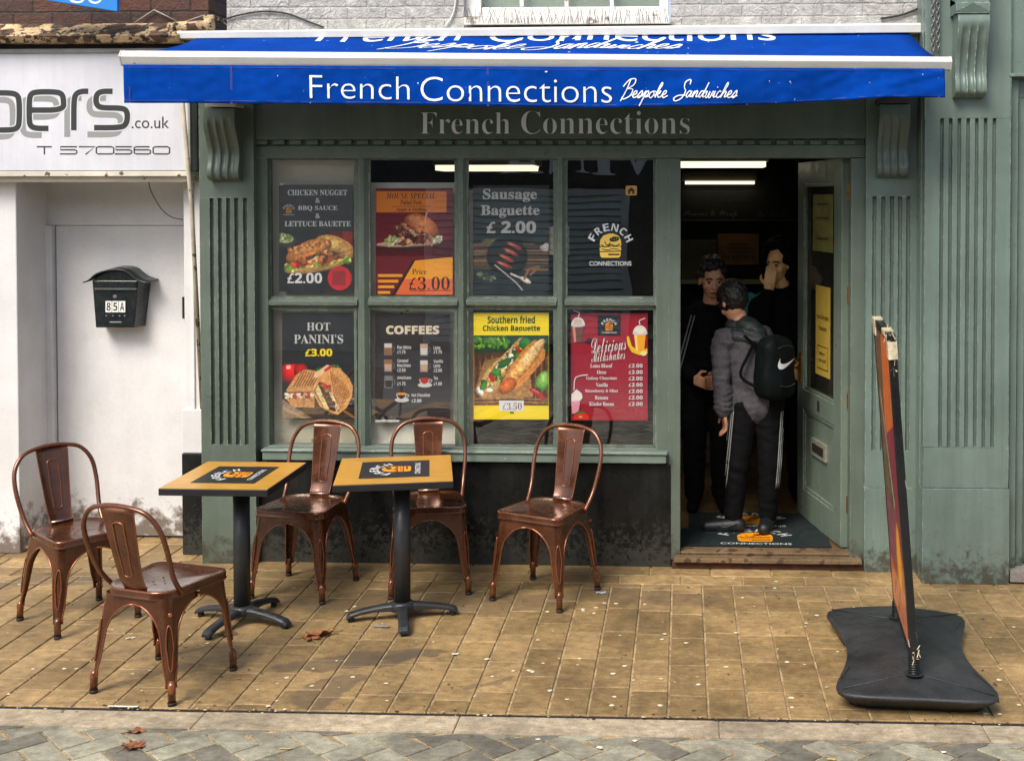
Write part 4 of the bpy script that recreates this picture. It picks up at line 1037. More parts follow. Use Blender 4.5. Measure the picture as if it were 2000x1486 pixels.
p.ell(88, 26, 36, 21, 24, (196, 112, 60), .25, .9, .1, lambda u, v: v < .35); p.ell(84, 18, 22, 9, 24, (224, 150, 100), .25, .3, .3)
p.line([(100, -2), (96, 12)], 2.2, (214, 190, 150))
p.build('food_photo', wpl, 734.5, 415, 884.5, 500, photo_m, t)
pr = Print(wpl)
pr.rect(735, 374, 872, 416, org)
pr.text("HOUSE SPECIAL", 755, 377, 851, 388.5, ink_k, 'sbi'); pr.text("Pulled Pork", 782, 391, 824, 400, ink_k, 'sb'); pr.text("(slow cooked seasoned pork shoulder)", 765, 402, 842, 405, ink_k, 'sb'); pr.text("Apple & Stuffing", 774, 406, 834, 414, ink_k, 'sb')
sal = ink(232, 112, 58); amb = ink(244, 166, 40)
pr.poly([(765, 576), (808, 507), (884, 500), (884, 576)], ink_k); pr.poly([(772, 576), (811, 509), (884, 502), (884, 576)], sal); pr.poly([(790, 545), (811, 509), (884, 502), (884, 545)], amb)
for k in range(4): pr.rect(738, 535.5 + 11 * k, 786 - 8 * k, 541 + 11 * k, amb)
pr.text("Price", 805, 525, 833, 536, ink_k, 'sb', -.01); pr.text("£3.00", 799, 541, 878, 566, ink_k, 'sb', -.012); pr.rect(800, 567, 880, 568, ink_k)
pr.build('lettering', t)
# 3 sausage baguette
t = poster('dark sausage baguette poster with sausages in a black pan', (924, 362, 1072, 583), ink(22, 28, 28))
p = Pic(148, 118, (26, 34, 34), 13)
for k in range(9): p.poly([(0, 18 + k * 6), (148, 16 + k * 6), (148, 20 + k * 6), (0, 23 + k * 6)], ((112, 84, 56), (78, 60, 44), (128, 100, 70))[k % 3], .3)
p.poly([(0, 66), (148, 70), (148, 118), (0, 118)], (24, 34, 36), .2)
for k in range(5): p.line([(0, 68 + k * 12), (148, 70 + k * 12)], 3, (38, 52, 54), .2)
p.ell(35, 14, 20, 6, 0, (96, 96, 60), .5, .3); p.ell(140, 24, 10, 9, 0, (190, 186, 176), .3, .3); p.ell(128, 10, 14, 12, 0, (40, 48, 46), .2, .4)
p.ell(66, 42, 40, 38, 0, (16, 20, 21), .1, .4); p.ell(66, 42, 35, 33, 0, (22, 28, 28), .1, .2)
for x, y, a in ((80, 22, 26), (73, 34, 28), (64, 45, 26), (60, 58, 22)): p.ell(x, y, 18, 4.6, a, (140, 62, 44), .35, .9); p.ell(x - 6, y - 3, 6, 1.2, a, (216, 160, 130), .2, 0)
p.frill(14, 78, 36, 84, 40, 4, ((70, 84, 60), (110, 116, 90), (40, 54, 40)))
p.line([(42, 58), (62, 74), (84, 92), (96, 106)], 2, (200, 190, 176)); p.line([(74, 75), (100, 86)], 3, (226, 220, 206)); p.ell(102, 87, 12, 4.5, 28, (226, 218, 200), .1, .3)
p.line([(100, 84), (108, 66), (128, 62), (112, 76)], 5, (140, 100, 66)); 
p.build('food_photo', wpl, 924.5, 458, 1071.5, 578, photo_m, t)
pr = Print(wpl); gw = ink(196, 198, 192)
pr.text("Sausage", 943, 369, 1049, 395, gw, 'sb', .014); pr.text("Baguette", 939, 401, 1054, 426, gw, 'sb', .014); pr.text("£ 2.00", 950, 432, 1047, 456, gw, 'b', .02)
pr.build('lettering', t)
# 5 hot panini
t = poster("black hot panini's poster with yellow price, lower left", (551, 612, 697, 818), blackp)
p = Pic(146, 106, (24, 26, 28), 14)
p.poly([(0, 72), (40, 80), (146, 86), (146, 106), (0, 106)], (60, 50, 42), .4); p.poly([(0, 68), (60, 106), (0, 106)], (150, 124, 96), .3); p.line([(0, 84), (46, 106)], 5, (182, 156, 124)); p.line([(120, 60), (146, 70)], 3, (170, 120, 60)); p.line([(110, 84), (142, 104)], 4, (150, 104, 50))
p.ell(17, 17, 21, 22, 0, (186, 16, 14), .1, 1.0); p.ell(36, 12, 14, 15, 0, (150, 14, 14), .1, .9); p.ell(12, 6, 5, 4, 0, (244, 190, 180), 0, 0)
p.frill(70, 12, 110, 8, 40, 4, ((60, 120, 40), (96, 150, 60), (34, 80, 30)))
p.poly([(8, 50), (28, 20), (44, 10), (70, 14), (80, 24), (64, 60), (62, 84), (20, 82), (10, 70)], (206, 150, 86), .3)
for k in range(9): p.line([(22 + k * 5.4, 44 - k * .4), (38 + k * 4.8, 14 + k * .8)], 2.0, (124, 70, 30), .3)
p.poly([(8, 54), (62, 54), (64, 66), (10, 66)], (120, 60, 36), .5); p.frill(10, 62, 62, 60, 40, 4, ((196, 60, 40), (230, 200, 150), (150, 40, 30), (240, 220, 190)))
p.poly([(12, 68), (64, 66), (62, 82), (22, 84)], (190, 138, 80), .4)
p.poly([(58, 50), (70, 26), (90, 6), (112, 8), (130, 26), (138, 44), (136, 62), (126, 84), (108, 98), (92, 92), (74, 82), (64, 64)], (222, 162, 92), .25)
for k in range(10): p.line([(94 + k * 3.6, 14 + k * 3.2), (108 + k * 2.6, 84 - k * 3.4 + 8)], 1.8, (150, 84, 34), .3)
p.poly([(62, 52), (72, 34), (88, 40), (104, 64), (112, 92), (100, 92), (78, 80)], (60, 40, 26), .4)
p.poly([(64, 52), (70, 40), (92, 88), (82, 84)], (226, 206, 140), .3); p.poly([(86, 42), (92, 44), (112, 86), (106, 92)], (216, 190, 140), .4)
p.frill(76, 38, 92, 50, 20, 4, ((206, 40, 34), (180, 30, 26), (120, 150, 60))); p.frill(82, 56, 100, 84, 26, 4, ((88, 52, 36), (60, 36, 28), (140, 90, 60)))
p.line([(66, 22), (88, 6)], 9, (232, 200, 150)); p.line([(84, 12), (96, 4)], 5, (196, 40, 34))
p.build('food_photo', wpl, 551.5, 711, 696.5, 817, photo_m, t)
pr = Print(wpl)
pr.text("HOT", 599, 630, 645, 646, gw, 'sb'); pr.text("PANINI'S", 574, 653, 670, 671, gw, 'sb'); pr.text("£3.00", 596, 681, 649, 696, yel, 'b', .02)
pr.build('lettering', t)
# 6 coffees
t = poster('charcoal coffees price list poster with small cup drawings', (733, 613, 879, 820), ink(46, 43, 45))
pr = Print(wpl)
pr.text("COFFEES", 754, 636, 858, 653, crm, 'b', .03)
mugw = ink(206, 204, 200); mugs = ink(148, 98, 64); mugl = ink(196, 160, 132); mugd = ink(22, 18, 18); gl_ = ink(120, 118, 118); redt = ink(184, 36, 20); cho = ink(60, 34, 22)
for x, y, a, b in ((750, 670, mugs, mugw), (820, 671, mugw, mugl), (750, 702, mugl, mugs), (820, 703, mugl, mugw), (751, 734, mugd, gl_)):
    pr.stroke(rrect_path(x + 13, y + 7, x + 20, y + 17, 3), 1.2, gl_); pr.rect(x, y, x + 16, y + 24, gl_); pr.rect(x + 1, y + 1, x + 15, y + 10, b); pr.poly([(x + 1, y + 9), (x + 15, y + 9), (x + 14, y + 22), (x + 2, y + 22)], a)
for x, y, c in ((817, 737, redt), (772, 766, cho)):
    pr.ell(x + 13, y + 15, 14, 4.5, mugw); pr.stroke([(x + 22, y + 4), (x + 27, y + 6), (x + 21, y + 12)], 1.4, mugw, smooth=3)
    pr.ell(x + 12, y + 3, 10, 12, mugw, a0=0, a1=180); pr.ell(x + 12, y + 3, 8.6, 9.8, c, a0=0, a1=180); pr.ell(x + 12, y + 3, 9.6, 2.6, ink(226, 150, 60) if c is cho else redt)
for s_, x0, x1, y in (("Flat White", 776, 803, 675), ("£1.75", 776, 792, 684), ("Latte", 847, 860, 676), ("£1.75", 847, 863, 684), ("Caramel", 776, 797, 701), ("Macchiato", 776, 802, 710), ("£2.50", 776, 792, 719.5), ("Vanilla", 847, 865, 702), ("Latte", 847, 860, 711), ("£2.00", 847, 863, 720), ("Americano", 776, 803, 734), ("£1.75", 776, 792, 746), ("Tea", 847, 855, 735), ("£1.00", 847, 863, 746), ("Hot Chocolate", 804, 840, 768), ("£2.00", 804, 823, 779)):
    pr.text(s_, x0, y, x1, y + 6.6, whi, 'b')
rng = random.Random(5)
for i in range(46):
    x, y = 733 + abs(rng.gauss(0, 15)), 819 - abs(rng.gauss(0, 5)); pr.ell(min(x, 776), max(y, 803), 2.6, 1.7, mugd if i % 3 else ink(96, 84, 80), rng.uniform(0, 180), n=8)
for i in range(14): pr.ell(878 - abs(rng.gauss(0, 7)), 615 + abs(rng.gauss(0, 4)), 2.2, 1.5, mugd, rng.uniform(0, 180), n=8)
pr.rect(733, 820, 780, 824, ink(206, 208, 206)); pr.text("Menu designed for shop", 742, 821, 772, 823.2, ink(110, 116, 120), 'n')
pr.build('lettering', t)
# 7 southern fried
t = poster('yellow southern fried chicken baguette poster with green title', (925, 611, 1072, 819), yel)
p = Pic(147, 138, (38, 66, 46), 15)
p.poly([(0, 36), (147, 30), (147, 138), (0, 138)], (88, 56, 30), .5)
for k in range(26): p.line([(k * 6, 40 + (k % 3) * 5), (k * 6 + 1, 136)], 2.2, ((140, 92, 50), (60, 36, 20))[k % 2], .4)
p.frill(0, 14, 60, 12, 60, 7, ((60, 116, 40), (120, 170, 50), (34, 76, 34), (90, 140, 50))); p.poly([(70, 0), (147, 0), (147, 34), (100, 34)], (36, 74, 52), .2)
for k in range(5): p.line([(0, 124 + k * 3.4), (70, 122 + k * 3.6), (147, 126 + k * 3)], 2.4, ((170, 120, 66), (90, 56, 28))[k % 2], .4)
p.poly([(20, 50), (60, 40), (40, 100), (10, 116), (2, 108)], (150, 112, 64), .3); p.poly([(4, 110), (54, 92), (110, 80), (116, 120), (20, 126)], (176, 132, 74), .35)
p.poly([(22, 110), (10, 96), (26, 66), (60, 36), (88, 6), (98, 4), (104, 14), (70, 60), (44, 104)], (196, 160, 100), .35)
p.frill(18, 104, 92, 22, 110, 7, ((236, 232, 206), (206, 150, 60), (190, 120, 50), (60, 120, 40), (40, 96, 40), (226, 190, 120), (170, 40, 30), (236, 236, 220)))
p.ell(60, 54, 16, 7, -35, (40, 100, 44), .3, .4); p.ell(44, 72, 10, 8, 0, (60, 130, 50), .3, .4); p.ell(100, 16, 12, 12, 30, (46, 120, 50), .2, .5)
p.poly([(50, 110), (52, 96), (66, 70), (84, 44), (104, 20), (120, 8), (130, 16), (140, 30), (138, 46), (118, 70), (98, 92), (78, 108), (60, 114)], (208, 138, 66), .3)
p.ell(98, 56, 60, 13, -50, (226, 166, 92), .45, .5, .5); p.ell(112, 36, 34, 9, -50, (240, 202, 140), .4, .2, .6); p.ell(66, 98, 20, 13, -40, (186, 98, 40), .3, .5, .4)
p.ell(138, 88, 20, 16, -60, (96, 160, 60), .35, .6); p.ell(136, 84, 13, 9, -60, (150, 196, 100), .3, .3)
p.line([(112, 106), (124, 112), (138, 126)], 8, (186, 22, 20)); p.line([(114, 105), (128, 112)], 2, (240, 120, 110)); p.line([(138, 126), (141, 133)], 3, (60, 110, 40))
p.build('food_photo', wpl, 925.5, 655, 1071.5, 792, photo_m, t)
pr = Print(wpl); gtx = ink(34, 66, 22)
pr.text("Southern fried", 952, 617, 1045, 632, gtx, 'b', .02); pr.text("Chicken Baguette", 943, 635, 1055, 650, gtx, 'b', .02)
pr.rect(975, 782, 1023, 803, ink(220, 222, 224)); pr.text("£3.50", 982, 787, 1019, 800, ink(96, 26, 40), 'sb', -.012)
pr.rect(996, 804, 1004, 808, ink(120, 110, 20))
pr.build('lettering', t)
# 8 milkshakes
t = poster('crimson milkshakes price list poster with cup pictures', (1115, 612, 1265, 821), crimson)
pr = Print(wpl); lt = ink(176, 40, 64); wsh = ink(228, 224, 220); brn = ink(112, 70, 58); 
for k in range(5): pr.stroke([(1120 + k * 30, 650 + k * 9), (1160 + k * 24, 740), (1190 + k * 16, 820)], .8, lt, smooth=4)
for k in range(6): pr.ell(1204 + k * 11, 800 + (k % 3) * 6, 6, 6, lt); pr.ell(1204 + k * 11, 800 + (k % 3) * 6, 4.8, 4.8, crimson)
pr.rect(1167, 615, 1212, 655, blackp); burger_logo(pr, at(1189.5, 636.5, 17.5), whi, LOGO_O, blackp)
def shake(x, y, s, liq, tip=0):
    pr.stroke([(x, y - 14 * s), (x + (3 if tip < 0 else -1), y - 22 * s), (x + 10 * s * (1 if tip > 0 else -1), y - 27 * s)], 1.8, wsh, smooth=3)
    pr.poly([(x - 12 * s, y + 4 * s), (x + 12 * s, y + 4 * s), (x + 8 * s, y + 38 * s), (x - 8 * s, y + 38 * s)], liq)
    pr.poly([(x - 12 * s, y + 4 * s), (x - 6 * s, y + 4 * s), (x - 4 * s, y + 38 * s), (x - 8 * s, y + 38 * s)], ink(206, 150, 120) if liq is brn else ink(246, 216, 130))
    pr.ell(x, y + 3 * s, 14 * s, 16 * s, wsh, a0=180, a1=360); pr.ell(x, y + 3 * s, 15 * s, 4 * s, ink(206, 206, 212)); pr.ell(x, y - 3 * s, 9 * s, 7 * s, ink(214, 190, 176) if liq is brn else ink(238, 228, 206))
pr.poly([(1140, 668), (1150, 660), (1161, 664), (1150, 672)], ink(50, 24, 26))
shake(1129, 632, .95, brn, -1)
pr.poly([(1224, 658), (1228, 656), (1234, 676), (1250, 686), (1264, 680), (1265, 690), (1250, 694), (1234, 688), (1226, 674)], ink(234, 196, 30)); shake(1250, 648, .98, ink(240, 170, 40), 1); pr.ell(1257, 690, 6, 5, ink(240, 226, 160))
pr.poly([(1116, 770), (1126, 760), (1136, 768), (1138, 776), (1134, 782), (1116, 784)], wsh); pr.poly([(1116, 784), (1133, 782), (1130, 806), (1117, 808)], ink(226, 150, 170)); pr.ell(1125, 775, 8, 5, ink(238, 226, 206)); pr.stroke([(1121, 762), (1123, 740), (1132, 734), (1148, 732)], 1.9, wsh, smooth=3)
pr.poly([(1119, 820), (1121, 811), (1130, 806), (1143, 806), (1150, 812), (1151, 820)], ink(206, 50, 30)); pr.poly([(1120, 809), (1130, 802), (1146, 804), (1136, 807)], ink(60, 110, 40)); pr.ell(1134, 814, 4, 2, ink(240, 150, 120))
pr.text("Delicious", 1155, 661, 1223, 690, whi, 'sc', -.004, skew=-7); pr.text("Milkshakes", 1155, 686, 1221, 708, whi, 'sc', -.004, skew=-7)
for i, (s_, x0, x1) in enumerate((("Lotus BIscof", 1153, 1196), ("Oreo", 1166, 1184), ("Galaxy Chocolate", 1145, 1205), ("Vanilla", 1164, 1187), ("Strawberry & Mint", 1143, 1207), ("Banana", 1162, 1188), ("Kinder Bueno", 1151, 1199))):
    y = 710.5 + i * 12.4; pr.text(s_, x0, y, x1, y + 7.6, whi, 'sb', .006); pr.text("£2.00", 1228, y, 1255, y + 7.4, whi, 'bi' if False else 'b')
pr.build('lettering', t)
# 4 window sticker on glass: the badge, small house sign
YS = .0405
tt = thing('window_badge', 'white and gold burger badge sticker reading French Connections on the upper right pane', 'sticker', P(1192, 516, YS))
pr = Print(lambda x, y, d: P(x, y, YS - d)); burger_logo(pr, at(1192, 478, 49), ink(206, 208, 210), LOGO_G, ink(22, 24, 22)); pr.build('badge', tt)
tt = thing('house_sticker', 'small amber square sticker with a black house on the upper right pane', 'sticker', P(1233, 382, YS))
pr = Print(lambda x, y, d: P(x, y, YS - d)); pr.poly(rrect_path(1222, 363, 1244, 382, 3), ink(186, 142, 66)); pr.poly([(1225, 373), (1233, 366), (1241, 373)], ink(28, 24, 18)); pr.rect(1227, 373, 1239, 379, ink(28, 24, 18)); pr.rect(1231, 374, 1235, 379, ink(186, 142, 66)); pr.build('house_mark', tt)
# cream boards and blinds behind the panes
boards = [('cream board backing the chicken nugget and panini posters', 519, 300, 700, 885, S(186, 180, 154)), ('cream board backing the coffees and house special posters', 722, 357, 906, 885, S(228, 225, 208)), ('narrow pale board strip beside the yellow baguette poster', 908, 372, 924, 885, S(206, 200, 178))]
for lb, x0, y0, x1, y1, c in boards:
    MB().px(x0, y0, x1, y1, .115, .12).put('backing_board', M('backing_%d' % x0, c, .75, var=.22, vs=4, fine=.06, spots=(9, .68, S(120, 112, 88))), lb, 'board', 'boards behind the window posters')
MB().px(1072, 443, 1112, 498, .075, .0755).put('paper_sheet', M('grey_sheet', S(150, 146, 130), .8, var=.2), 'grey paper sheet behind the bar between the sausage poster and the badge', 'paper')
tape = M('clear_tape', S(214, 214, 204), .25)
mb = MB()
for x0, y0, x1, y1 in ((560, 604, 590, 608), (596, 604, 608, 607), (622, 604, 640, 608), (736, 604, 744, 606), (758, 603, 768, 607), (546, 358, 553, 362), (918, 579, 927, 583)): mb.px(x0, y0, x1, y1, .056, .0565)
mb.put('tape_scraps', tape, 'scraps of clear tape above the lower left posters', 'tape')
# ------------------------------------------------------------------ copper metal chairs
def coppermat():
    m, t, b = newmat('worn_copper')
    c = mixc(t, 1.0, S(94, 54, 30), ramp(t, noise(t, 7, 5, .65), .3, .72, (.55, .5, .46, 1), (1.25, 1.2, 1.15, 1)), 'MULTIPLY')
    g_ = nd(t, 'ShaderNodeNewGeometry')
    c = mixc(t, ramp(t, g_.outputs['Pointiness'], .54, .64), c, S(170, 100, 60))
    z = zpos(t)[2]
    c = mixc(t, math_(t, 'MULTIPLY', ramp(t, math_(t, 'SUBTRACT', noise(t, 16, 5, .7), math_(t, 'MULTIPLY', z, 1.6)), .3, .46), .75), c, S(66, 44, 34))
    c = mixc(t, ramp(t, noise(t, 42, 5, .75), .70, .73), c, S(60, 40, 32))
    t.links.new(c, b.inputs['Base Color']); b.inputs['Metallic'].default_value = .45
    t.links.new(ramp(t, noise(t, 14, 4), .3, .7, (.13, .13, .13, 1), (.36, .36, .36, 1)), b.inputs['Roughness'])
    b.inputs['Coat Weight'].default_value = .5; b.inputs['Coat Roughness'].default_value = .12
    bumpn(t, b, noise(t, 40, 3), .05, .004)
    return m
copper = coppermat(); rubber = M('foot_rubber', (.02, .018, .017), .7)
lip_highlight = M('lip_highlight_metal', S(190, 160, 140), .25, metal=.9, var=.2, vs=30)
def outline(hf, hr, d0, d1, rf, rr):
    pts = []
    for cx_, cy_, r_, a0 in ((hf - rf, d0 + rf, rf, -90), (hr - rr, d1 - rr, rr, 0), (-(hr - rr), d1 - rr, rr, 90), (-(hf - rf), d0 + rf, rf, 180)):
        for k in range(8): a = R(a0 + 90 * k / 7); pts.append((cx_ + r_ * math.cos(a), cy_ + r_ * math.sin(a)))
    return pts
def make_chair():
    t = thing('metal_chair', 'x', 'chair')
    ol = outline(.188, .168, -.188, .185, .045, .095)
    rings = []
    for s_, z in ((.985, .428), (1.005, .431), (1.0, .436), (.99, .440), (1.0, .458), (.988, .466), (.955, .4665), (.90, .461), (.75, .456), (.45, .452), (.15, .4505)):
        rings.append([(x * s_, y * s_, z) for x, y in ol])
    mb = MB(); mb.loft(rings, caps=False); n = len(mb.v); mb.v.append((0, 0, .450))
    k = len(ol); st = n - k
    for i in range(k): mb.f.append([st + i, st + (i + 1) % k, n]); mb.m.append(0); mb.s.append(True)
    seat = mb.build('seat', copper, t, local=True, recalc=False)
    mb = MB()
    for x, y in ((0, .0), (.03, .03), (-.03, .03), (.03, -.03), (-.03, -.03), (0, .055), (0, -.055)):
        mb.disc(Vector((x, y, .4515 + .0012)), Vector((.0045, 0, 0)), Vector((0, .0045, 0)))
    mb.build('drain_holes', dark, seat, local=True)
    for sx, sy in ((1, -1), (-1, -1), (1, 1), (-1, 1)):
        tx, ty = (.176, -.176) if sy < 0 else (.162, .172)
        fx, fy = .205, (.205 if sy < 0 else .205)
        tx = abs(tx); ty = abs(ty)
        zs = [.436, .42, .402, .396, .388, .376, .36, .34, .315, .285, .25, .2, .15, .11, .085, .07]
        rows = []; ends = ([], [])
        for z in zs:
            q = (.436 - z) / .436
            cx_, cy_ = (tx + (fx - tx) * q ** .9), (ty + (fy - ty) * q ** .9)
            d = .402 - z
            if d <= 0: ax, ay = cx_, cy_
            else:
                H = .13
                e = math.sqrt(max(0, 1 - (1 - min(d, H) / H) ** 2))
                ax = cx_ * (1 - e) + e * (.058 - .034 * q); ay = cy_ * (1 - e) + e * (.058 - .034 * q)
            pin = 1 - .18 * math.exp(-((z - .10) / .03) ** 2)
            ax = max(ax * pin, .018); ay = max(ay * pin, .018); r_ = min(.036 - .018 * q, ax * .9, ay * .9)
            pts = []
            for k in range(6): a = ax + (r_ - ax) * k / 5; pts.append((cx_ - a, cy_))
            for k in range(1, 7): a = R(90 * k / 7); pts.append((cx_ - r_ + r_ * math.sin(a), cy_ - r_ + r_ * math.cos(a)))
            for k in range(6): a = r_ + (ay - r_) * k / 5; pts.append((cx_, cy_ - a))
            rows.append([(sx * x, sy * y, z) for x, y in pts])
            ends[0].append(rows[-1][0]); ends[1].append(rows[-1][-1])
        mb = MB(); m = len(rows[0]); vs = [p for r_ in rows for p in r_]
        mb.add(vs, [(i * m + j, i * m + j + 1, (i + 1) * m + j + 1, (i + 1) * m + j) for i in range(len(rows) - 1) for j in range(m - 1)], 0, True)
        for e in ends: mb.tube(e[2:], .0042, 6)
        # pressed oval rib on the corner and the foot socket
        rib = []
        for k in range(22):
            a = 2 * math.pi * k / 22; z = .235 + .095 * math.sin(a); wv = .0125 * math.cos(a) * (1.1 if z > .22 else .85)
            q = (.436 - z) / .436; cx_, cy_ = tx + (fx - tx) * q ** .9, ty + (fy - ty) * q ** .9; r_ = .036 - .018 * q
            o_ = r_ * .293
            rib.append((sx * (cx_ - o_ + wv * .7 + .0015), sy * (cy_ - o_ - wv * .7 + .0015), z))
        mb.tube(rib, .0032, 6, loop=True)
        q = .8; cx_, cy_ = fx - .012, fy - .012
        mb.tube([(sx * (cx_ - .006), sy * (cy_ - .006), .10), (sx * (cx_ - .002), sy * (cy_ - .002), .085), (sx * cx_, sy * cy_, .012)], [.010, .0160, .0150], 10)
        leg = mb.build('leg', copper, t, local=True, recalc=False, weld=False)
        mb = MB(); mb.tube([(sx * cx_, sy * cy_, .014), (sx * cx_, sy * cy_, 0)], [.0175, .016], 10); mb.build('foot_cap', rubber, leg, local=True)
    mb = MB()
    for a, b in (((-.17, -.17, .375), (.17, .17, .375)), ((.17, -.17, .372), (-.17, .17, .372))): mb.tube([a, b], .008, 6)
    mb.build('cross_brace', copper, t, local=True)
    pth = [(-.172, .10, .445), (-.184, .165, .53), (-.196, .215, .66), (-.186, .245, .755), (-.14, .262, .822), (-.07, .270, .846), (0, .272, .852)]
    pth = pth + [(-x, y, z) for x, y, z in pth[-2::-1]]
    MB().tube(crom(pth, 5), .0105, 9).build('back_frame', copper, t, local=True)
    rows = []; N = 14
    for i in range(N + 1):
        q = i / N; z = .455 + (.846 - .455) * q; y = .168 + .100 * q ** .8; w_ = .052 + .026 * q
        if q < .08: y -= .006
        rows.append([(w_ * u, y + .010 * (1 - u * u), z) for u in (-1, -.96, -.5, 0, .5, .96, 1)])
    mb = MB(); m = 7; vs = [p for r_ in rows for p in r_]
    mb.add(vs, [(i * m + j, i * m + j + 1, (i + 1) * m + j + 1, (i + 1) * m + j) for i in range(N) for j in range(m - 1)], 0, True)
    sp = mb.build('back_splat', copper, t, local=True, solid=.003)
    rib = []
    def spy(z): q = (z - .455) / .391; return .168 + .100 * q ** .8
    for k in range(28):
        a = 2 * math.pi * k / 28; c, s_ = math.cos(a), math.sin(a)
        x = .026 * max(-1, min(1, c * 1.6)); z = .655 + .125 * (abs(s_) ** .35) * (1 if s_ > 0 else -1); w_ = .052 + .026 * (z - .455) / .391
        rib.append((x * (1 if z > .6 else .8), spy(z) + .010 * (1 - (x / w_) ** 2), z))
    mb = MB(); mb.tube([(x, y - .002, z) for x, y, z in rib], .0036, 6, loop=True); mb.tube([(x, y + .0025, z) for x, y, z in rib], .0036, 6, loop=True)
    mb.build('pressed_rib', copper, sp, local=True)
    mb = MB(); mb.tube([(-.052, .166, .474), (.052, .166, .474)], .007, 8); mb.build('splat_lip', lip_highlight, sp, local=True)  # lip at the splat's foot, its silver highlight put in as brighter metal
    for e in (-1, 1):
        mb = MB(); mb.tube([tuple((r_[0 if e < 0 else 6])) for r_ in rows], .0028, 6); mb.build('splat_edge', copper, sp, local=True)
    return t
def copy_thing(o, loc, rz, label):
    r = o.copy(); COL.objects.link(r); r.location = loc; r.rotation_euler = (0, 0, rz); r['label'] = label
    def rec(src, dst):
        for ch in list(src.children):
            c = ch.copy(); COL.objects.link(c); c.parent = dst; rec(ch, c)
    rec(o, r); return r
chair0 = make_chair(); chair0['group'] = 'copper metal cafe chairs'
def feet(*p):
    q = [G(x, y) for x, y in p]; c = Vector((0, 0, 0))
    for a in q: c += a
    return c / len(q), q
spots = []
# (feet seen in the photo, which way the seat faces)
c, q = feet((957, 1172), (1095, 1196), (1050, 1132), (1160, 1150)); a = q[1] - q[0]; b = q[3] - q[2]
spots.append((c, math.atan2((a + b).y, (a + b).x), 'copper metal chair below the milkshakes poster, with no table in front'))
c, q = feet((490, 1169), (636, 1175), (568, 1129), (685, 1131)); spots.append((c, R(-10), "copper metal chair behind the left table, below the panini's poster"))
c, q = feet((759, 1169), (920, 1160)); rz = math.atan2((q[1] - q[0]).y, (q[1] - q[0]).x); cc = c + Vector((-math.sin(rz), math.cos(rz), 0)) * .19
spots.append((cc, rz, 'copper metal chair behind the right table, below the coffees poster'))
A, B_, Cc = G(188, 1352), G(317, 1373), G(451, 1309); ctr = (A + Cc) / 2; ex = (A - B_)
spots.append((ctr, math.atan2(ex.y, ex.x), 'copper metal chair nearest the street, its back towards the viewer'))
BL, FL_, BR = G(55, 1211), G(122, 1244), G(185, 1175); ctr = (FL_ + BR) / 2; f_ = FL_ - BL
spots.append((ctr, math.atan2(f_.y, f_.x) + R(90), 'copper metal chair farthest left, in front of the white wall below the letter box'))
for i, (c, rz, lb) in enumerate(spots):
    if i == 0: chair0.location = (c.x, c.y, .001); chair0.rotation_euler = (0, 0, rz); chair0['label'] = lb
    else: copy_thing(chair0, (c.x, c.y, .001), rz, lb).scale = (1, 1, .935 if i > 2 else .96)
chair0.scale = (1, 1, .96)
# ------------------------------------------------------------------ bistro tables
def woodtop():
    m, t, b = newmat('oak_laminate')
    tc = nd(t, 'ShaderNodeTexCoord'); mp = nd(t, 'ShaderNodeMapping'); mp.inputs['Scale'].default_value = (3, 46, 3); t.links.new(tc.outputs['Object'], mp.inputs['Vector'])
    n = noise(t, 3.0, 5, .65, mp.outputs[0], .6)
    c = ramp(t, n, .28, .74, (*S(172, 120, 34), 1), (*S(220, 170, 70), 1))
    c = mixc(t, 1.0, c, ramp(t, noise(t, 5, 3, .6, tc.outputs['Object']), .3, .7, (.86, .84, .8, 1), (1.05, 1.04, 1.02, 1)), 'MULTIPLY')
    t.links.new(c, b.inputs['Base Color']); b.inputs['Roughness'].default_value = .34; b.inputs['Coat Weight'].default_value = .15
    return m
oak = woodtop(); blk_edge = M('black_table_edge', (.012, .012, .014), .4); cast = M('cast_iron_black', (.022, .024, .026), .42, var=.35, vs=12, bump=.06, bs=60, chips=(40, .72, S(96, 92, 86)))
ZT = .69
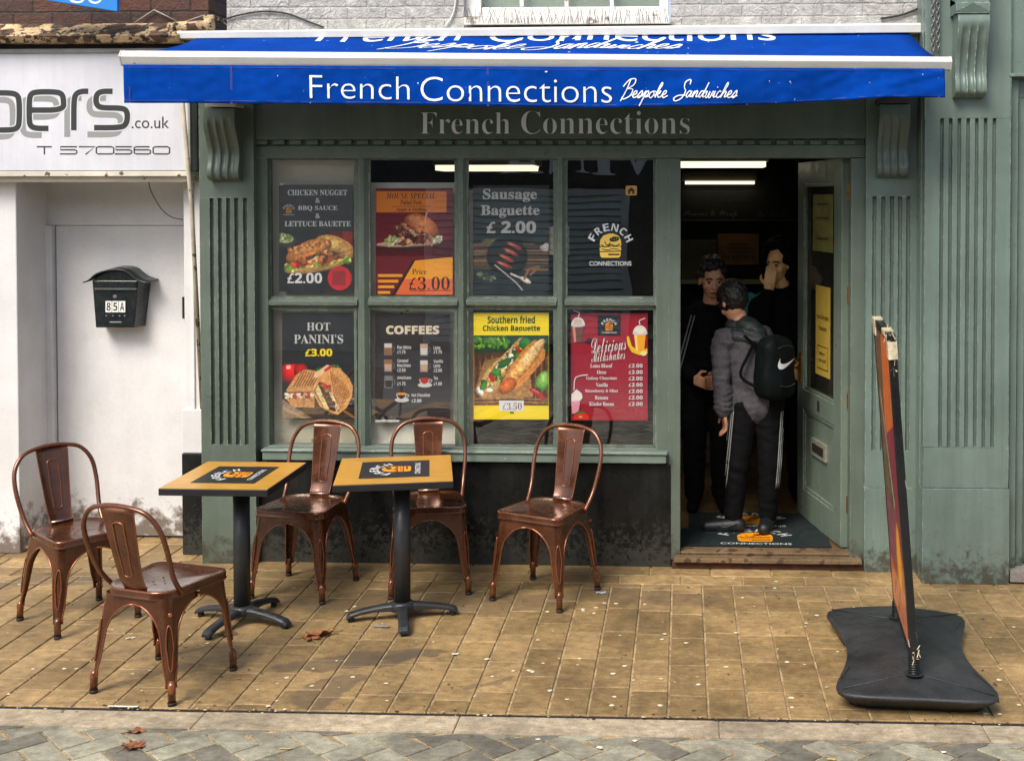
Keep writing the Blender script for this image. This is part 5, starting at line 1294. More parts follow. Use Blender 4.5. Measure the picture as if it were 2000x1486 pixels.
def make_table(corners, base_px, arm_px, label, aw_, ad_):
    fl, bl_, br2, fr_ = [G(x, y, ZT) for x, y in corners]
    ctr = (fl + bl_ + br2 + fr_) / 4; ex = ((fr_ - fl) + (br2 - bl_)); rz = math.atan2(ex.y, ex.x)
    wd = ((fr_ - fl).length + (br2 - bl_).length) / 2; dp = ((bl_ - fl).length + (br2 - fr_).length) / 2
    e_ = [G(x, y, .012) for x, y in arm_px]; gb = (e_[0] + e_[1]) / 2; tc0 = Vector((ctr.x, ctr.y, 0)); ctr = tc0.lerp(Vector((gb.x, gb.y, 0)), .75); of = Matrix.Rotation(-rz, 3, 'Z') @ (tc0 - ctr)
    wd, dp = aw_, ad_
    t = thing('bistro_table', label, 'table', ctr, rz, 'bistro tables')
    mb = MB(); mb.box(of.x - wd / 2, of.x + wd / 2, of.y - dp / 2, of.y + dp / 2, ZT - .034, ZT - .0015); tp = mb.build('tabletop', blk_edge, t, bev=.003, local=True)
    MB().box(of.x - wd / 2 + .003, of.x + wd / 2 - .003, of.y - dp / 2 + .003, of.y + dp / 2 - .003, ZT - .0014, ZT).build('top_veneer', oak, tp, local=True)
    pr = Print(lambda x, y, d: Vector((x + of.x, -y + of.y, ZT + d))); pr.lift = lambda: (setattr(pr, 'k', pr.k + 1) or .0003 + .00004 * pr.k)
    pw, pd = wd * .30, dp * .31
    pr.poly([(-pw, -pd), (pw, -pd), (pw, pd), (-pw, pd)], ink(28, 28, 30))
    # badge turned a quarter: its top points left
    s_ = min(pw, pd) * .86
    burger_logo(pr, lambda x, y: (y * s_ * 1.02, -x * s_), ink(220, 222, 222), LOGO_O, ink(28, 28, 30))
    pr.build('printed_badge', tp, local=True)
    mb = MB(); mb.tube([(0, 0, .07), (0, 0, ZT - .06)], .039, 24); mb.tube([(0, 0, ZT - .06), (0, 0, ZT - .034)], .075, 24); mb.build('pole', cast, t, local=True)
    ga = e_[0] - gb + ctr; a0 = math.atan2((ga - ctr).y, (ga - ctr).x) - rz
    hub = MB(); hub.tube([(0, 0, .045), (0, 0, .075), (0, 0, .085)], [.062, .056, .045], 20); ho = hub.build('hub', cast, t, local=True)
    for k in range(4):
        a = a0 + k * math.pi / 2; u, v = Vector((math.cos(a), math.sin(a), 0)), Vector((-math.sin(a), math.cos(a), 0)); rings = []
        for r_, zt_, zb_, hw in ((.03, .078, .042, .034), (.08, .074, .044, .027), (.14, .066, .042, .024), (.20, .056, .034, .025), (.245, .044, .020, .026), (.262, .030, .012, .023)):
            rings.append([u * r_ + v * (hw * sx) + Vector((0, 0, zz)) for sx, zz in ((-1, zb_), (-1, zt_ - .008), (-.65, zt_), (.65, zt_), (1, zt_ - .008), (1, zb_))])
        mb = MB().loft(rings, sm=False); lg = mb.build('leg', cast, t, bev=.004, local=True)
        mb = MB(); c = u * .24; mb.tube([c + Vector((0, 0, .022)), c + Vector((0, 0, 0))], .015, 10); mb.build('glide', rubber, lg, local=True)
    return t
make_table(((307.5, 953), (411, 901), (600, 902), (517.5, 956.6)), (472, 1205), ((565, 1225), (391, 1200)), 'square bistro table on the left, black badge print on its oak top', .505, .575)
make_table(((641, 948), (693, 894), (891, 886), (855, 942)), (787, 1196), ((897, 1200), (682, 1215)), 'square bistro table on the right, nearer the yellow baguette poster', .55, .60)
# ------------------------------------------------------------------ pavement sign on a rubber base
bf, bb = G(1785, 1318, .1), G(1752, 1207, .1)
cb = (bf + bb) / 2; rz = math.atan2((bb - bf).y, (bb - bf).x) - R(90)
ps = thing('pavement_sign', 'tall pavement sign seen edge-on, orange and maroon print, on black wavy rubber base', 'sign', (cb.x, cb.y, 0), rz)
rb_m = M('recycled_rubber', (.034, .036, .038), .5, var=.6, vs=5, fine=.35, bump=.15, bs=40, streak=0, chips=(40, .69, S(130, 126, 116)))
HW_, HD = .35, .52
def base_out(s_, hx=HW_, hy=HD):
    pts = []
    for k in range(72):
        a = 2 * math.pi * k / 72; c, q = math.cos(a), math.sin(a)
        p_ = 7.0; r_ = 1 / ((abs(c) ** p_ + abs(q) ** p_) ** (1 / p_)); x, y = c * r_, q * r_
        x *= 1 - .30 * (1 - y * y) ** 1.3 ; y *= 1 - .05 * (x * x) * (1 if y > 0 else -.2) + (.10 * (1 - min(1, abs(x) * 1.2)) if y > 0 else -.0)
        pts.append((x * hx * s_, y * hy * s_))
    return pts
rings = []
for s_, z in ((.84, 0), (.85, .010), (.985, .060), (1.0, .066), (1.0, .076), (.985, .082), (.92, .085), (.75, .093), (.5, .104), (.25, .109)):
    rings.append([(x, y, z) for x, y in base_out(s_)])
mb = MB().loft(rings); bo = mb.build('rubber_base', rb_m, ps, local=True)
for sy in (-1, 1):                                   # moulded seam lines and ribs
    mb = MB(); mb.tube([(-.29, sy * .47, .0865), (-.06, sy * .345, .0985), (.06, sy * .345, .0985), (.29, sy * .47, .0865)], .0022, 5)
    for sx in (-1, 1):
        for k in range(6):
            x = .10 + .03 * k; mb.tube(crom([(sx * x, sy * (.30 - .01 * k), .1 - k * .0022), (sx * (x + .03), sy * .34, .096 - k * .0018), (sx * (x + .045), sy * .39, .091 - .0012 * k)], 3), .0026, 5)
    mb.build('moulded_ribs', rb_m, bo, local=True)
LEAN = R(4.3)
SPR = (bb - bf).length / 2
pm = Matrix.Translation((0, 0, .17)) @ Matrix.Rotation(-LEAN, 4, 'Y')
def pq(x, y, z): return pm @ Vector((x, y, z))
for sy in (-1, 1):
    mb = MB(); mb.disc(Vector((0, sy * SPR, .1075)), Vector((.038, 0, 0)), Vector((0, .038, 0)), n=20); mb.build('socket', dark, bo, local=True)
    mb = MB(); path = [(.019 * math.cos(i * .6), sy * SPR + .019 * math.sin(i * .6), .085 + i * .0009) for i in range(110)]
    mb.tube(path, .0048, 6); mb.tube([(0, sy * SPR, .08), (0, sy * SPR, .185)], .012, 8); mb.build('spring', M('spring_steel', (.03, .03, .03), .35, metal=.6), ps, local=True)
PH, PW, PTH = 1.30, .36, .016
fm = M('sign_frame_black', (.012, .012, .013), .3, var=.3, chips=(36, .69, S(176, 170, 156)))
mb = MB()
def pbox(mb, x0, x1, y0, y1, z0, z1, m=0):
    c = [pq(x, y, z) for z in (z0, z1) for x, y in ((x0, y0), (x1, y0), (x1, y1), (x0, y1))]
    mb.add(c, [(3, 2, 1, 0), (4, 5, 6, 7), (0, 1, 5, 4), (1, 2, 6, 5), (2, 3, 7, 6), (3, 0, 4, 7)], m)
pbox(mb, -PTH, PTH, -PW, -PW + .035, 0, PH); pbox(mb, -PTH, PTH, PW - .035, PW, 0, PH); pbox(mb, -PTH, PTH, -PW + .035, PW - .035, 0, .035); pbox(mb, -PTH, PTH, -PW + .035, PW - .035, PH - .035, PH)
pbox(mb, -PTH + .004, PTH - .004, -PW + .035, PW - .035, .035, PH - .035)
fo = mb.build('sign_frame', fm, ps, bev=.004, local=True)
p = Pic(140, 260, (212, 96, 48), 21)
p.poly([(0, 80), (140, 60), (140, 190), (0, 170)], (150, 40, 60), .2); p.poly([(0, 0), (140, 0), (140, 70), (60, 92), (0, 60)], (232, 116, 50), .2); p.poly([(0, 0), (70, 0), (50, 80), (20, 150), (0, 130)], (120, 84, 52), .5)
p.poly([(0, 120), (60, 100), (100, 150), (70, 210), (0, 200)], (112, 92, 60), .6); p.poly([(0, 150), (80, 158), (120, 190), (70, 220), (0, 214)], (146, 60, 80), .4)
p.ell(96, 206, 22, 44, 8, (240, 160, 30), .15, .5); p.poly([(0, 226), (140, 216), (140, 260), (0, 260)], (226, 130, 86), .15); p.line([(30, 244), (50, 226), (60, 252), (84, 226), (96, 250)], 3, (60, 40, 36)); p.line([(20, 60), (90, 150)], 5, (200, 190, 170))
for sx, nm in ((-1, 'printed_face'), (1, 'printed_face')):
    a = PTH - .001; o = p.build(nm, lambda x, y, d: pq(sx * a, -x * PW * .94, y), -1, PH - .03, 1, .03, photo_m, ps, lift=0, local=True)
tp_m = M('frayed_tape', S(206, 192, 160), .5, var=.4, vs=30)
mb = MB(); rng = random.Random(9)
for i in range(44):                                  # torn tape, cobwebs and scuffed corners
    z = rng.choice((rng.uniform(PH - .16, PH), rng.uniform(0, .09), rng.uniform(PH - .06, PH), rng.uniform(.3, .9) if rng.random() < .15 else rng.uniform(0, .05)))
    y = -PW - .001 if rng.random() < .8 else -PW + .3 * rng.random(); x = rng.uniform(-PTH - .003, PTH + .002); c = pq(x, y, z)
    if y > -PW: c = pq(-PTH - .002 if rng.random() < .5 else x, y, PH + .001 if rng.random() < .7 else z)
    d = Vector((rng.uniform(-.012, .012), rng.uniform(-.004, .004), rng.uniform(-.035, .035))); e = Vector((rng.uniform(-.004, .004), -.002, rng.uniform(-.004, .004)))
    mb.add([c, c + d, c + d + e, c + e], [(0, 1, 2, 3)])
pbox(mb, -PTH - .002, PTH + .003, -PW - .004, -PW + .07, PH - .10, PH - .03); pbox(mb, -PTH - .003, PTH + .003, -PW + .12, -PW + .24, PH - .02, PH + .003); pbox(mb, -PTH - .003, PTH + .003, PW - .12, PW + .003, PH - .07, PH + .004)
mb.build('torn_tape', tp_m, fo, local=True)
# ------------------------------------------------------------------ door mats
matm = M('mat_rubber', (.010, .017, .018), .6, var=.3, vs=14, bump=.1, bs=200)
for i, (yn, yf, xa, xb, lb, zz) in enumerate(((1078, 1034, 1330, 1628, 'black door mat with burger badge nearest the street', .0835), (1031, 1001, 1345, 1600, 'black door mat with burger badge under the shoes, farther inside', .0795))):
    n_, f_ = G(1475, yn, .083), G(1475, yf, .083); x0, x1 = G(xa, yn, .083).x, G(xb, yn, .083).x; yn_, yf_ = max(n_.y, .105), f_.y
    t = thing('door_mat', lb, 'door mat', ((x0 + x1) / 2, (yn_ + yf_) / 2, zz), 0, 'door mats inside the doorway')
    MB().box(x0, x1, yn_, yf_, zz, zz + .004).build('mat', matm, t)
    pr = Print(lambda x, y, d: Vector((x, -y, zz + .004 + d))); pr.lift = lambda: (setattr(pr, 'k', pr.k + 1) or .0003 + .00004 * pr.k)
    cxm, cym, s_ = G(1475, 1055, .083).x, (yn_ + yf_) / 2, (yf_ - yn_) * .53
    burger_logo(pr, lambda x, y: (cxm + x * s_ * 1.25, -(cym + .01) + y * s_), ink(196, 200, 198), LOGO_O, ink(14, 18, 18))
    pr.build('printed_badge', t)
# ------------------------------------------------------------------ inside the shop
lampm = emit('lamp_diffuser', (1.0, .93, .66), .8)
case_m = M('lamp_case', S(150, 142, 120), .5)
for lb, x0, x1, y0, y1 in (('long bright ceiling light just inside the door', 1300, 1496, 312, 326), ('bright ceiling light seen through the upper middle panes', 850, 1040, 320, 333)):
    zc = 2.47; a, b, c, d = G(x0, y0 - 1, zc), G(x1, y0 - 1, zc), G(x1 - 8, y1, zc), G(x0 + 24, y1, zc)
    near = max(min(a.y, b.y), .3); 
    # a real strip light at ceiling height, sized from where its corners fall
    xa, xb = P((x0), y0, 1.4).x, P(x1, y0, 1.4).x; zz = P(x0, (y0 + y1) / 2, 1.6).z
    t = thing('ceiling_light', lb, 'light', ((xa + xb) / 2, 1.6, zz), 0, 'strip lights in the shop')
    zz0 = P(x0, y1, 1.4).z
    mb = MB(); mb.box(xa - .02, xb + .02, 1.38, 1.78, zz0 + .035, 2.515); mb.build('housing', case_m, t, bev=.003)
    mb = MB(); mb.prism([(xa, 1.40, zz0), (xa, 1.40, zz0 + .034), (xa, 1.76, zz0 + .034), (xa, 1.70, zz0)], (xb - xa, 0, 0)); mb.build('diffuser', lampm, t)
t = thing('wall_light', 'wide grey box light with thin glowing strip below, deep in the doorway', 'light', P(1405, 355, 3.4))
MB().px(1331, 334, 1479, 353, 3.4, 3.58).build('housing', M('box_light_case', S(84, 76, 60), .6), t, bev=.004)
MB().px(1338, 354, 1474, 360, 3.38, 3.5).build('diffuser', lampm, t)
chalk = ink(190, 188, 180)
t = thing('menu_board', 'black chalk menu board high on the back wall of the shop', 'board', P(1440, 440, 3.55))
MB().px(1320, 372, 1660, 432, 3.53, 3.59).build('board', M('chalkboard', (.008, .008, .008), .7), t, bev=.003)
pr = Print(lambda x, y, d: P(x, y, 3.528 - d))
pr.rect(1320, 430, 1560, 431.3, ink(110, 108, 100))
pr.text("Panini & Wrap", 1334, 411, 1440, 426, ink(96, 94, 88), 'sc'); pr.text("Hot Drinks", 1478, 410, 1535, 425, ink(70, 70, 66), 'sc'); pr.text("Baguettes", 1400, 385, 1470, 398, ink(50, 50, 48), 'sc')
pr.build('chalk_writing', t)
t = thing('price_notice', 'brown paper price notice on the back wall behind the people', 'notice', P(1442, 515, 3.5))
MB().px(1402, 457, 1482, 517, 3.5, 3.52).build('sheet', M('brown_notice', S(150, 104, 60), .7, var=.3), t)
pr = Print(lambda x, y, d: P(x, y, 3.499 - d)); nk = ink(40, 26, 16)
for k, (a, b) in enumerate(((1424, 1462), (1418, 1468), (1422, 1470))): pr.text("Homemade sandwiches"[: 14 + k], a, 475 + k * 7, b, 480 + k * 7, nk, 'b')
pr.text("TEA AND COFFEE", 1412, 499, 1476, 507, nk, 'b'); pr.build('lettering', t)
t = thing('counter', 'dark shop counter with wooden base across the back of the shop', 'counter', (.2, 2.3, .078))
MB().box(-1.6, 1.1, 2.2, 2.8, .28, 1.0).build('front', M('counter_dark', (.02, .018, .016), .5), t, bev=.004)
MB().box(-1.6, 1.1, 2.24, 2.8, .078, .28).build('base', M('counter_base', S(130, 92, 44), .6, var=.3), t)
MB().box(-1.65, 1.12, 2.14, 2.85, 1.0, 1.035).build('worktop', M('worktop', S(126, 124, 112), .4), t, bev=.004)
MB().px(1372, 780, 1420, 905, 2.185, 2.199).build('front_notice', M('faded_notice', S(110, 96, 90), .6, var=.6, vs=6), t)
pr = Print(lambda x, y, d: P(x, y, 2.199 - d)); pr.text("ALL FOR allergen information", 1348, 914, 1416, 919, ink(120, 118, 110), 'n'); pr.build('lettering', t)
MB().px(1331, 470, 1400, 548, 3.45, 3.59).put('wall_shelf', M('shelf_panel', S(92, 88, 62), .7, var=.3), 'dull olive panel on the shop back wall behind the dark haired person', 'panel')
MB().px(1330, 551, 1500, 555, 3.2, 3.59).put('wall_ledge', M('ledge_pale', S(150, 146, 112), .5), 'pale narrow ledge along the shop back wall', 'ledge')
t = thing('food_bag', 'turquoise and white paper bag on the counter between two people', 'bag', P(1470, 610, 2.4))
mb = MB(); mb.prism([P(1453, 612, 2.4), P(1489, 620, 2.4), P(1488, 571, 2.4), P(1478, 577, 2.4), P(1468, 572, 2.4), P(1454, 574, 2.4)], (0, .08, 0)); mb.build('paper', M('turquoise_bag', S(60, 160, 160), .6, var=.3, vs=12), t)
# notices on the door glass
def door_note(label, u0, u1, z0, z1, mat, lines):
    t = thing('door_notice', label, 'notice', leaf((u0 + u1) / 2, DT, z0), 0, 'notices taped to the door glass')
    mb = MB(); lbox(mb, u0, u1, .0255, .0265, z0, z1); mb.build('sheet', mat, t)
    pr = Print(lambda x, y, d: leaf(x, .0268 + d, y)); pr.lift = lambda: .0006
    for s_, a, b, za, zb in lines:
        if s_: pr.text(s_, b, zb, a, za, ink(50, 40, 14), 'b')
        else:
            pr.stroke([(a, za), (b, za), (b, zb), (a, zb), (a, za)], .006, ink(50, 40, 14))
    pr.build('lettering', t)
note = M('yellow_notice', S(190, 158, 58), .7, var=.15)
door_note('tall yellow notice low on the open door glass', .24, .50, .98, 1.50, note, [("Food allergies?", .26, .48, 1.30, 1.335), ("Enquire", .30, .44, 1.235, 1.27), ("", .28, .47, 1.02, 1.15), ("ask staff", .31, .44, 1.06, 1.08), ("before", .33, .43, 1.10, 1.12)])
door_note('faded olive notice high on the open door glass', .20, .56, 1.70, 2.03, M('faded_olive', S(120, 118, 56), .7, var=.4, vs=8), [("Opening times", .27, .49, 1.96, 1.985), ("Closed Sunday", .27, .49, 1.88, 1.905), ("Takeaway", .27, .49, 1.76, 1.79)])

# ------------------------------------------------------------------ people
CRUMPLE = {'jacket': (.011, 6, 17), 'hoodie': (.009, 7, 19), 'track_pants': (.008, 6, 13), 'trousers': (.010, 5, 11), 'hood': (.010, 9, 16), 'hair': (.007, 55, 70)}
def remesh(name, mb, mat, parent, vox, smooth=4, keep=None):
    o = mb.build(name, mat, parent, local=True, recalc=True, weld=False)
    r = o.modifiers.new('r', 'REMESH'); r.mode = 'VOXEL'; r.voxel_size = vox; r.use_smooth_shade = True
    s_ = o.modifiers.new('s', 'SMOOTH'); s_.factor = .5; s_.iterations = smooth
    dg = bpy.context.evaluated_depsgraph_get(); dg.update()
    me = bpy.data.meshes.new_from_object(o.evaluated_get(dg)); me.name = name
    o.modifiers.clear(); o.data = me
    if not me.materials: me.materials.append(mat)
    me.polygons.foreach_set('use_smooth', [True] * len(me.polygons))
    if name in CRUMPLE:                              # cloth: slanting creases and slack
        amp, sx_, sz_ = CRUMPLE[name]
        nv = len(me.vertices); co_ = np.empty(nv * 3); no_ = np.empty(nv * 3)
        me.vertices.foreach_get('co', co_); me.vertices.foreach_get('normal', no_); co_ = co_.reshape(-1, 3); no_ = no_.reshape(-1, 3); k_ = np.empty(nv)
        for i_ in range(nv):
            c = Vector(co_[i_]); a = mnoise.noise(Vector((c.x * sx_ + c.z * 5, c.y * sx_, c.z * sz_))); b = mnoise.noise(Vector((c.x * sx_ * 2.1, c.y * sx_ * 2.1 + c.z * 9, c.z * sz_ * 1.7 + 7)))
            k_[i_] = amp * ((1 - 2 * abs(a)) * .7 + (1 - 2 * abs(b)) * .4 - .3)
        me.vertices.foreach_set('co', (co_ + no_ * k_[:, None]).ravel()); me.update()
    return o
def cap(mb, p, q, r0, r1, sq=None):
    """tapered limb with rounded ends; sq flattens it along Y"""
    p, q = Vector(p), Vector(q); d = q - p; L = d.length; d.normalize(); n = 12; pth = []; rr = []
    for k in range(5): a = R(-90 + 90 * k / 5); pth.append(p + d * r0 * math.sin(a)); rr.append(max(r0 * math.cos(a), .001))
    pth.append(p); rr.append(r0); pth.append(q); rr.append(r1)
    for k in range(1, 6): a = R(90 * k / 5); pth.append(q + d * r1 * math.sin(a)); rr.append(max(r1 * math.cos(a), .001))
    mb.tube(pth, rr, n)
def chain(mb, pts, rs):
    for a, b, r0, r1 in zip(pts, pts[1:], rs, rs[1:]): cap(mb, a, b, r0, r1)
def head(mb, c, M3, s=1.0):
    """skull, jaw, nose, brow, lips, ears; face looks along -Y of M3"""
    def w(p): return Vector(c) + M3 @ (Vector(p) * s)
    m4 = M3
    for p, r in (((0, .012, .025), (.074, .092, .092)), ((0, -.018, -.03), (.06, .072, .075)), ((0, -.05, -.082), (.030, .030, .026)), ((0, -.030, -.060), (.048, .052, .05)),
                 ((0, -.088, -.022), (.0125, .016, .022)), ((0, -.094, -.036), (.0155, .013, .011)), ((.03, -.066, .018), (.026, .018, .010)), ((-.03, -.066, .018), (.026, .018, .010)),
                 ((0, -.082, -.060), (.022, .011, .0065)), ((0, -.080, -.070), (.019, .011, .006)), ((.042, -.048, -.03), (.024, .026, .024)), ((-.042, -.048, -.03), (.024, .026, .024)),
                 ((.074, .012, -.012), (.010, .022, .032)), ((-.074, .012, -.012), (.010, .022, .032))):
        mb.ball(w(p), tuple(v * s for v in r), mat=M3)
    return w
def eyes(parent, w, s=1.0):
    mb = MB()
    for sx in (-1, 1): mb.ball(w((sx * .030, -.071, -.002)), .0105 * s)
    e = mb.build('eyes', flat('eye_white', S(120, 100, 84), .3), parent, local=True)
    mb = MB()
    for sx in (-1, 1): mb.ball(w((sx * .030, -.0785, -.002)), .006 * s)
    mb.build('irises', flat('iris_dark', (.01, .008, .006), .2), parent, local=True)
    mb = MB()
    for sx in (-1, 1): mb.tube([w((sx * .012, -.084, .018)), w((sx * .03, -.086, .024)), w((sx * .05, -.074, .017))], .0042, 6)
    mb.build('brows', flat('brow_hair', (.012, .009, .007), .8), parent, local=True)
    mb = MB(); mb.ball(w((0, -.088, -.065)), (.019 * s, .008 * s, .0065 * s)); mb.build('lips', flat('lip', S(120, 62, 54), .5), parent, local=True)
def hand(mb, wrist, palm_dir, side, spread=.016, curl=.5, normal=None):
    """palm block, four curled fingers of different lengths and a thumb leaving the side of the palm"""
    pd = Vector(palm_dir).normalized(); sd = Vector(side).normalized(); nn = (Vector(normal) if normal else pd.cross(sd)).normalized(); wst = Vector(wrist)
    for k in range(4): cap(mb, wst + sd * (k - 1.5) * .014, wst + pd * .075 + sd * (k - 1.5) * .019, .014, .0115)
    for k, L in enumerate((.060, .070, .066, .050)):
        b = wst + pd * .080 + sd * (k - 1.5) * .0195; d1 = (pd + nn * curl * .6).normalized(); d2 = (pd * (1 - curl) + nn * (.4 + curl)).normalized()
        m1 = b + d1 * L * .5; cap(mb, b, m1, .0092, .0085); cap(mb, m1, m1 + d2 * L * .55, .0085, .007)
    b = wst + pd * .025 + sd * -.03; m1 = b + (pd * .6 - sd * .8 + nn * .3).normalized() * .038; cap(mb, b, m1, .0125, .010); cap(mb, m1, m1 + (pd * .9 - sd * .1 + nn * .4).normalized() * .030, .0095, .008)
skin = M('skin', S(206, 150, 116), .5, var=.15, vs=14)
blackcloth = M('black_tracksuit', (.0035, .0035, .004), .8, var=.3, vs=16, bump=.25, bs=14, spec=.12)
blackcloth2 = M('black_hoodie_fabric', (.003, .003, .0034), .85, var=.3, vs=16, bump=.25, bs=14, spec=.1)
hairm = M('dark_hair', (.012, .009, .007), .45, var=.4, vs=60, bump=.5, bs=90)
whstripe = M('white_stripe', S(128, 132, 130), .7)
FZ = .08
# --- person with curly dark hair, facing out
a0 = P(1390, 545, .95)
A_ = thing('person', 'person with short dark curly hair and white-striped black sleeves, facing out of the door', 'person', (a0.x - .02, .95, FZ))
H = a0.z - FZ                                          # head centre above the floor
mb = MB(); RM = Matrix.Rotation(R(10), 3, 'Z') @ Matrix.Rotation(R(10), 3, 'X')
w_ = head(mb, (.02, -.02, H), RM)
cap(mb, (.02, .0, H - .09), (.01, .03, H - .22), .050, .056)
chain(mb, [(-.0, .04, H - .27), (-.0, .04, H - .5), (.0, .04, .82)], [.12, .12, .125])
for sx in (-1, 1): chain(mb, [(sx * .08, .04, .80), (sx * .085, .03, .43), (sx * .085, .06, .07)], [.075, .052, .038]); cap(mb, (sx * .085, .06, .03), (sx * .10, -.10, .03), .034, .03)
chain(mb, [(-.125, .04, H - .27), (-.155, .03, H - .52), (-.07, -.14, H - .60)], [.045, .038, .028]); chain(mb, [(.155, .04, H - .27), (.21, .05, H - .5), (.07, -.15, H - .60)], [.045, .038, .028])
hand(mb, (-.085, -.15, H - .605), (.9, -.35, -.25), (.2, .1, -1), curl=.55); hand(mb, (.055, -.16, H - .60), (-.8, -.5, -.1), (.1, .3, -1), curl=.6)
remesh('body', mb, skin, A_, .006, 3); eyes(A_, w_)
mb = MB()
rng = random.Random(4); mb.ball(w_((0, .028, .048)), (.080, .088, .082), mat=RM)
for i in range(170):
    a, b = rng.uniform(0, 2 * math.pi), rng.uniform(-.1, 1.0); q = math.sqrt(max(0, 1 - b * b))
    p = Vector((.082 * q * math.cos(a), .012 + .100 * q * math.sin(a), .035 + .10 * b))
    if p.y < -.045 and p.z < .085: continue
    mb.ball(w_(p), rng.uniform(.010, .020), nu=7, nv=5)
remesh('hair', mb, hairm, A_, .006, 1)
mb = MB(); chain(mb, [(.0, .04, H - .26), (.0, .045, H - .45), (.0, .05, .78)], [.135, .135, .145]); cap(mb, (-.10, .04, H - .245), (.10, .04, H - .245), .075, .075); cap(mb, (0, .04, H - .20), (0, .05, H - .26), .062, .08)
chain(mb, [(-.118, .04, H - .27), (-.155, .03, H - .52), (-.095, -.115, H - .585)], [.066, .058, .046]); chain(mb, [(.155, .04, H - .27), (.215, .05, H - .5), (.10, -.12, H - .585)], [.066, .058, .046])
jk = remesh('jacket', mb, blackcloth, A_, .009, 4); bpy.context.view_layer.update()
mb = MB()
for off in (-.010, .010):
    pth = []
    for k in range(12):                              # laid on the sleeve's outer face
        z = H - .22 - k * .032; org = Vector((-.095 - .0045 * k + off - .004 * k, -1, z)); ok, loc, nr, ix = jk.ray_cast(org, Vector((0, 1, 0)))
        if ok: pth.append(loc + Vector((0, -.003, 0)))
    if len(pth) > 2: mb.tube(pth, .0045, 6)
mb.build('sleeve_stripes', whstripe, jk, local=True)
mb = MB()
for sx in (-1, 1): chain(mb, [(sx * .075, .05, .80), (sx * .085, .04, .43), (sx * .085, .06, .09)], [.10, .075, .06])
remesh('trousers', mb, blackcloth, A_, .01, 4)
mb = MB()
for sx in (-1, 1): cap(mb, (sx * .085, .08, .045), (sx * .10, -.12, .035), .045, .036)
remesh('shoes', mb, blackcloth2, A_, .008, 3)
# --- person in grey hoodie with a black backpack, back to the street, head bowed
Y2 = .48; hb = P(1432, 592, Y2); b0 = P(1478, 800, Y2)
B2 = thing('person', 'person in grey hoodie and striped black track pants with a black backpack, seen from behind', 'person', (b0.x, Y2, FZ))
hx, hz = hb.x - b0.x, hb.z - FZ
mb = MB(); RM = Matrix.Rotation(R(-152), 3, 'Z') @ Matrix.Rotation(R(38), 3, 'X')
w_ = head(mb, (hx, .06, hz), RM, .98)
shz = P(1455, 655, Y2).z - FZ; shx = P(1452, 655, Y2).x - b0.x
cap(mb, (hx + .03, .05, hz - .07), (shx, .02, shz), .048, .052)
chain(mb, [(shx, .02, shz - .07), (shx * .5, .01, shz - .3), (0, 0, .74)], [.08, .085, .09])
lf, rf = P(1432, 1012, .40), P(1497, 1022, .44)
fl = [(lf.x - b0.x, -.08, 0), (rf.x - b0.x + .01, -.02, 0)]
for (fx, fy, _), sx in zip(fl, (-1, 1)): chain(mb, [(sx * .075, 0, .72), ((fx + sx * .075) / 2 + .005, (fy) / 2 - .02, .40), (fx, fy + .02, .08)], [.075, .052, .038])
cap(mb, (fl[0][0], fl[0][1], .03), (fl[0][0] - .13, fl[0][1] + .0, .03), .034, .03); cap(mb, (fl[1][0], fl[1][1], .03), (fl[1][0] - .03, fl[1][1] - .09, .03), .034, .03)
sl_ = (shx - .13, -.02, shz - .05); el = (P(1408, 735, Y2).x - b0.x, -.07, P(1408, 735, Y2).z - FZ); wr = (P(1412, 800, Y2).x - b0.x, -.06, P(1412, 800, Y2).z - FZ)
chain(mb, [sl_, el, wr], [.042, .036, .028]); hand(mb, wr, (.15, .1, -1), (.2, -.95, 0), curl=.4)
sr_ = (shx + .13, .10, shz - .05); er = (shx + .12, .22, shz - .28); wr2 = (shx - .05, .28, shz - .30); chain(mb, [sr_, er, wr2], [.042, .036, .028]); hand(mb, wr2, (-1, .1, .1), (0, .2, -1), curl=.5)
remesh('body', mb, skin, B2, .0065, 3); eyes(B2, w_, .98)
mb = MB(); rng = random.Random(6); mb.ball(w_((0, .03, .030)), (.083, .088, .10), mat=RM)
for i in range(170):
    a, b = rng.uniform(0, 2 * math.pi), rng.uniform(-.95, 1.0); q = math.sqrt(max(0, 1 - b * b))
    p = Vector((.078 * q * math.cos(a), .014 + .098 * q * math.sin(a), .03 + .092 * b))
    if p.y < -.04 and p.z < .08: continue
    mb.ball(w_(p), rng.uniform(.010, .018), nu=7, nv=5)
remesh('hair', mb, hairm, B2, .006, 1)
grey = M('grey_marl', S(84, 82, 86), .9, var=.25, vs=14, fine=.3, spec=.1, bump=.5, bs=16)
mb = MB(); chain(mb, [(shx, .02, shz - .05), (shx * .55, .01, shz - .26), (.0, .0, .80), (-.01, 0, .73)], [.112, .115, .12, .118]); cap(mb, (shx - .10, -.01, shz - .03), (shx + .11, .08, shz - .03), .08, .08)
cap(mb, (-.13, -.03, .70), (-.06, -.03, .86), .045, .07)
chain(mb, [sl_, el, wr], [.058, .052, .042]); chain(mb, [sr_, er, wr2], [.066, .058, .046])
for k in range(5): z_ = wr[2] + .02 + .03 * k; mb.tube([(wr[0] + .049 * math.cos(q), wr[1] + .049 * math.sin(q), z_ + .008 * math.sin(q * 2 + k)) for q in [2 * math.pi * j / 12 for j in range(12)]], .008, 6, loop=True)
hd = remesh('hoodie', mb, grey, B2, .008, 3)
mb = MB(); cap(mb, (shx + .015, .0, shz + .055), (shx + .075, -.03, shz + .01), .062, .058); cap(mb, (shx - .05, .03, shz + .05), (shx + .06, .0, shz + .03), .05, .052); cap(mb, (shx - .05, -.05, shz - .0), (shx + .09, -.06, shz - .02), .04, .04)
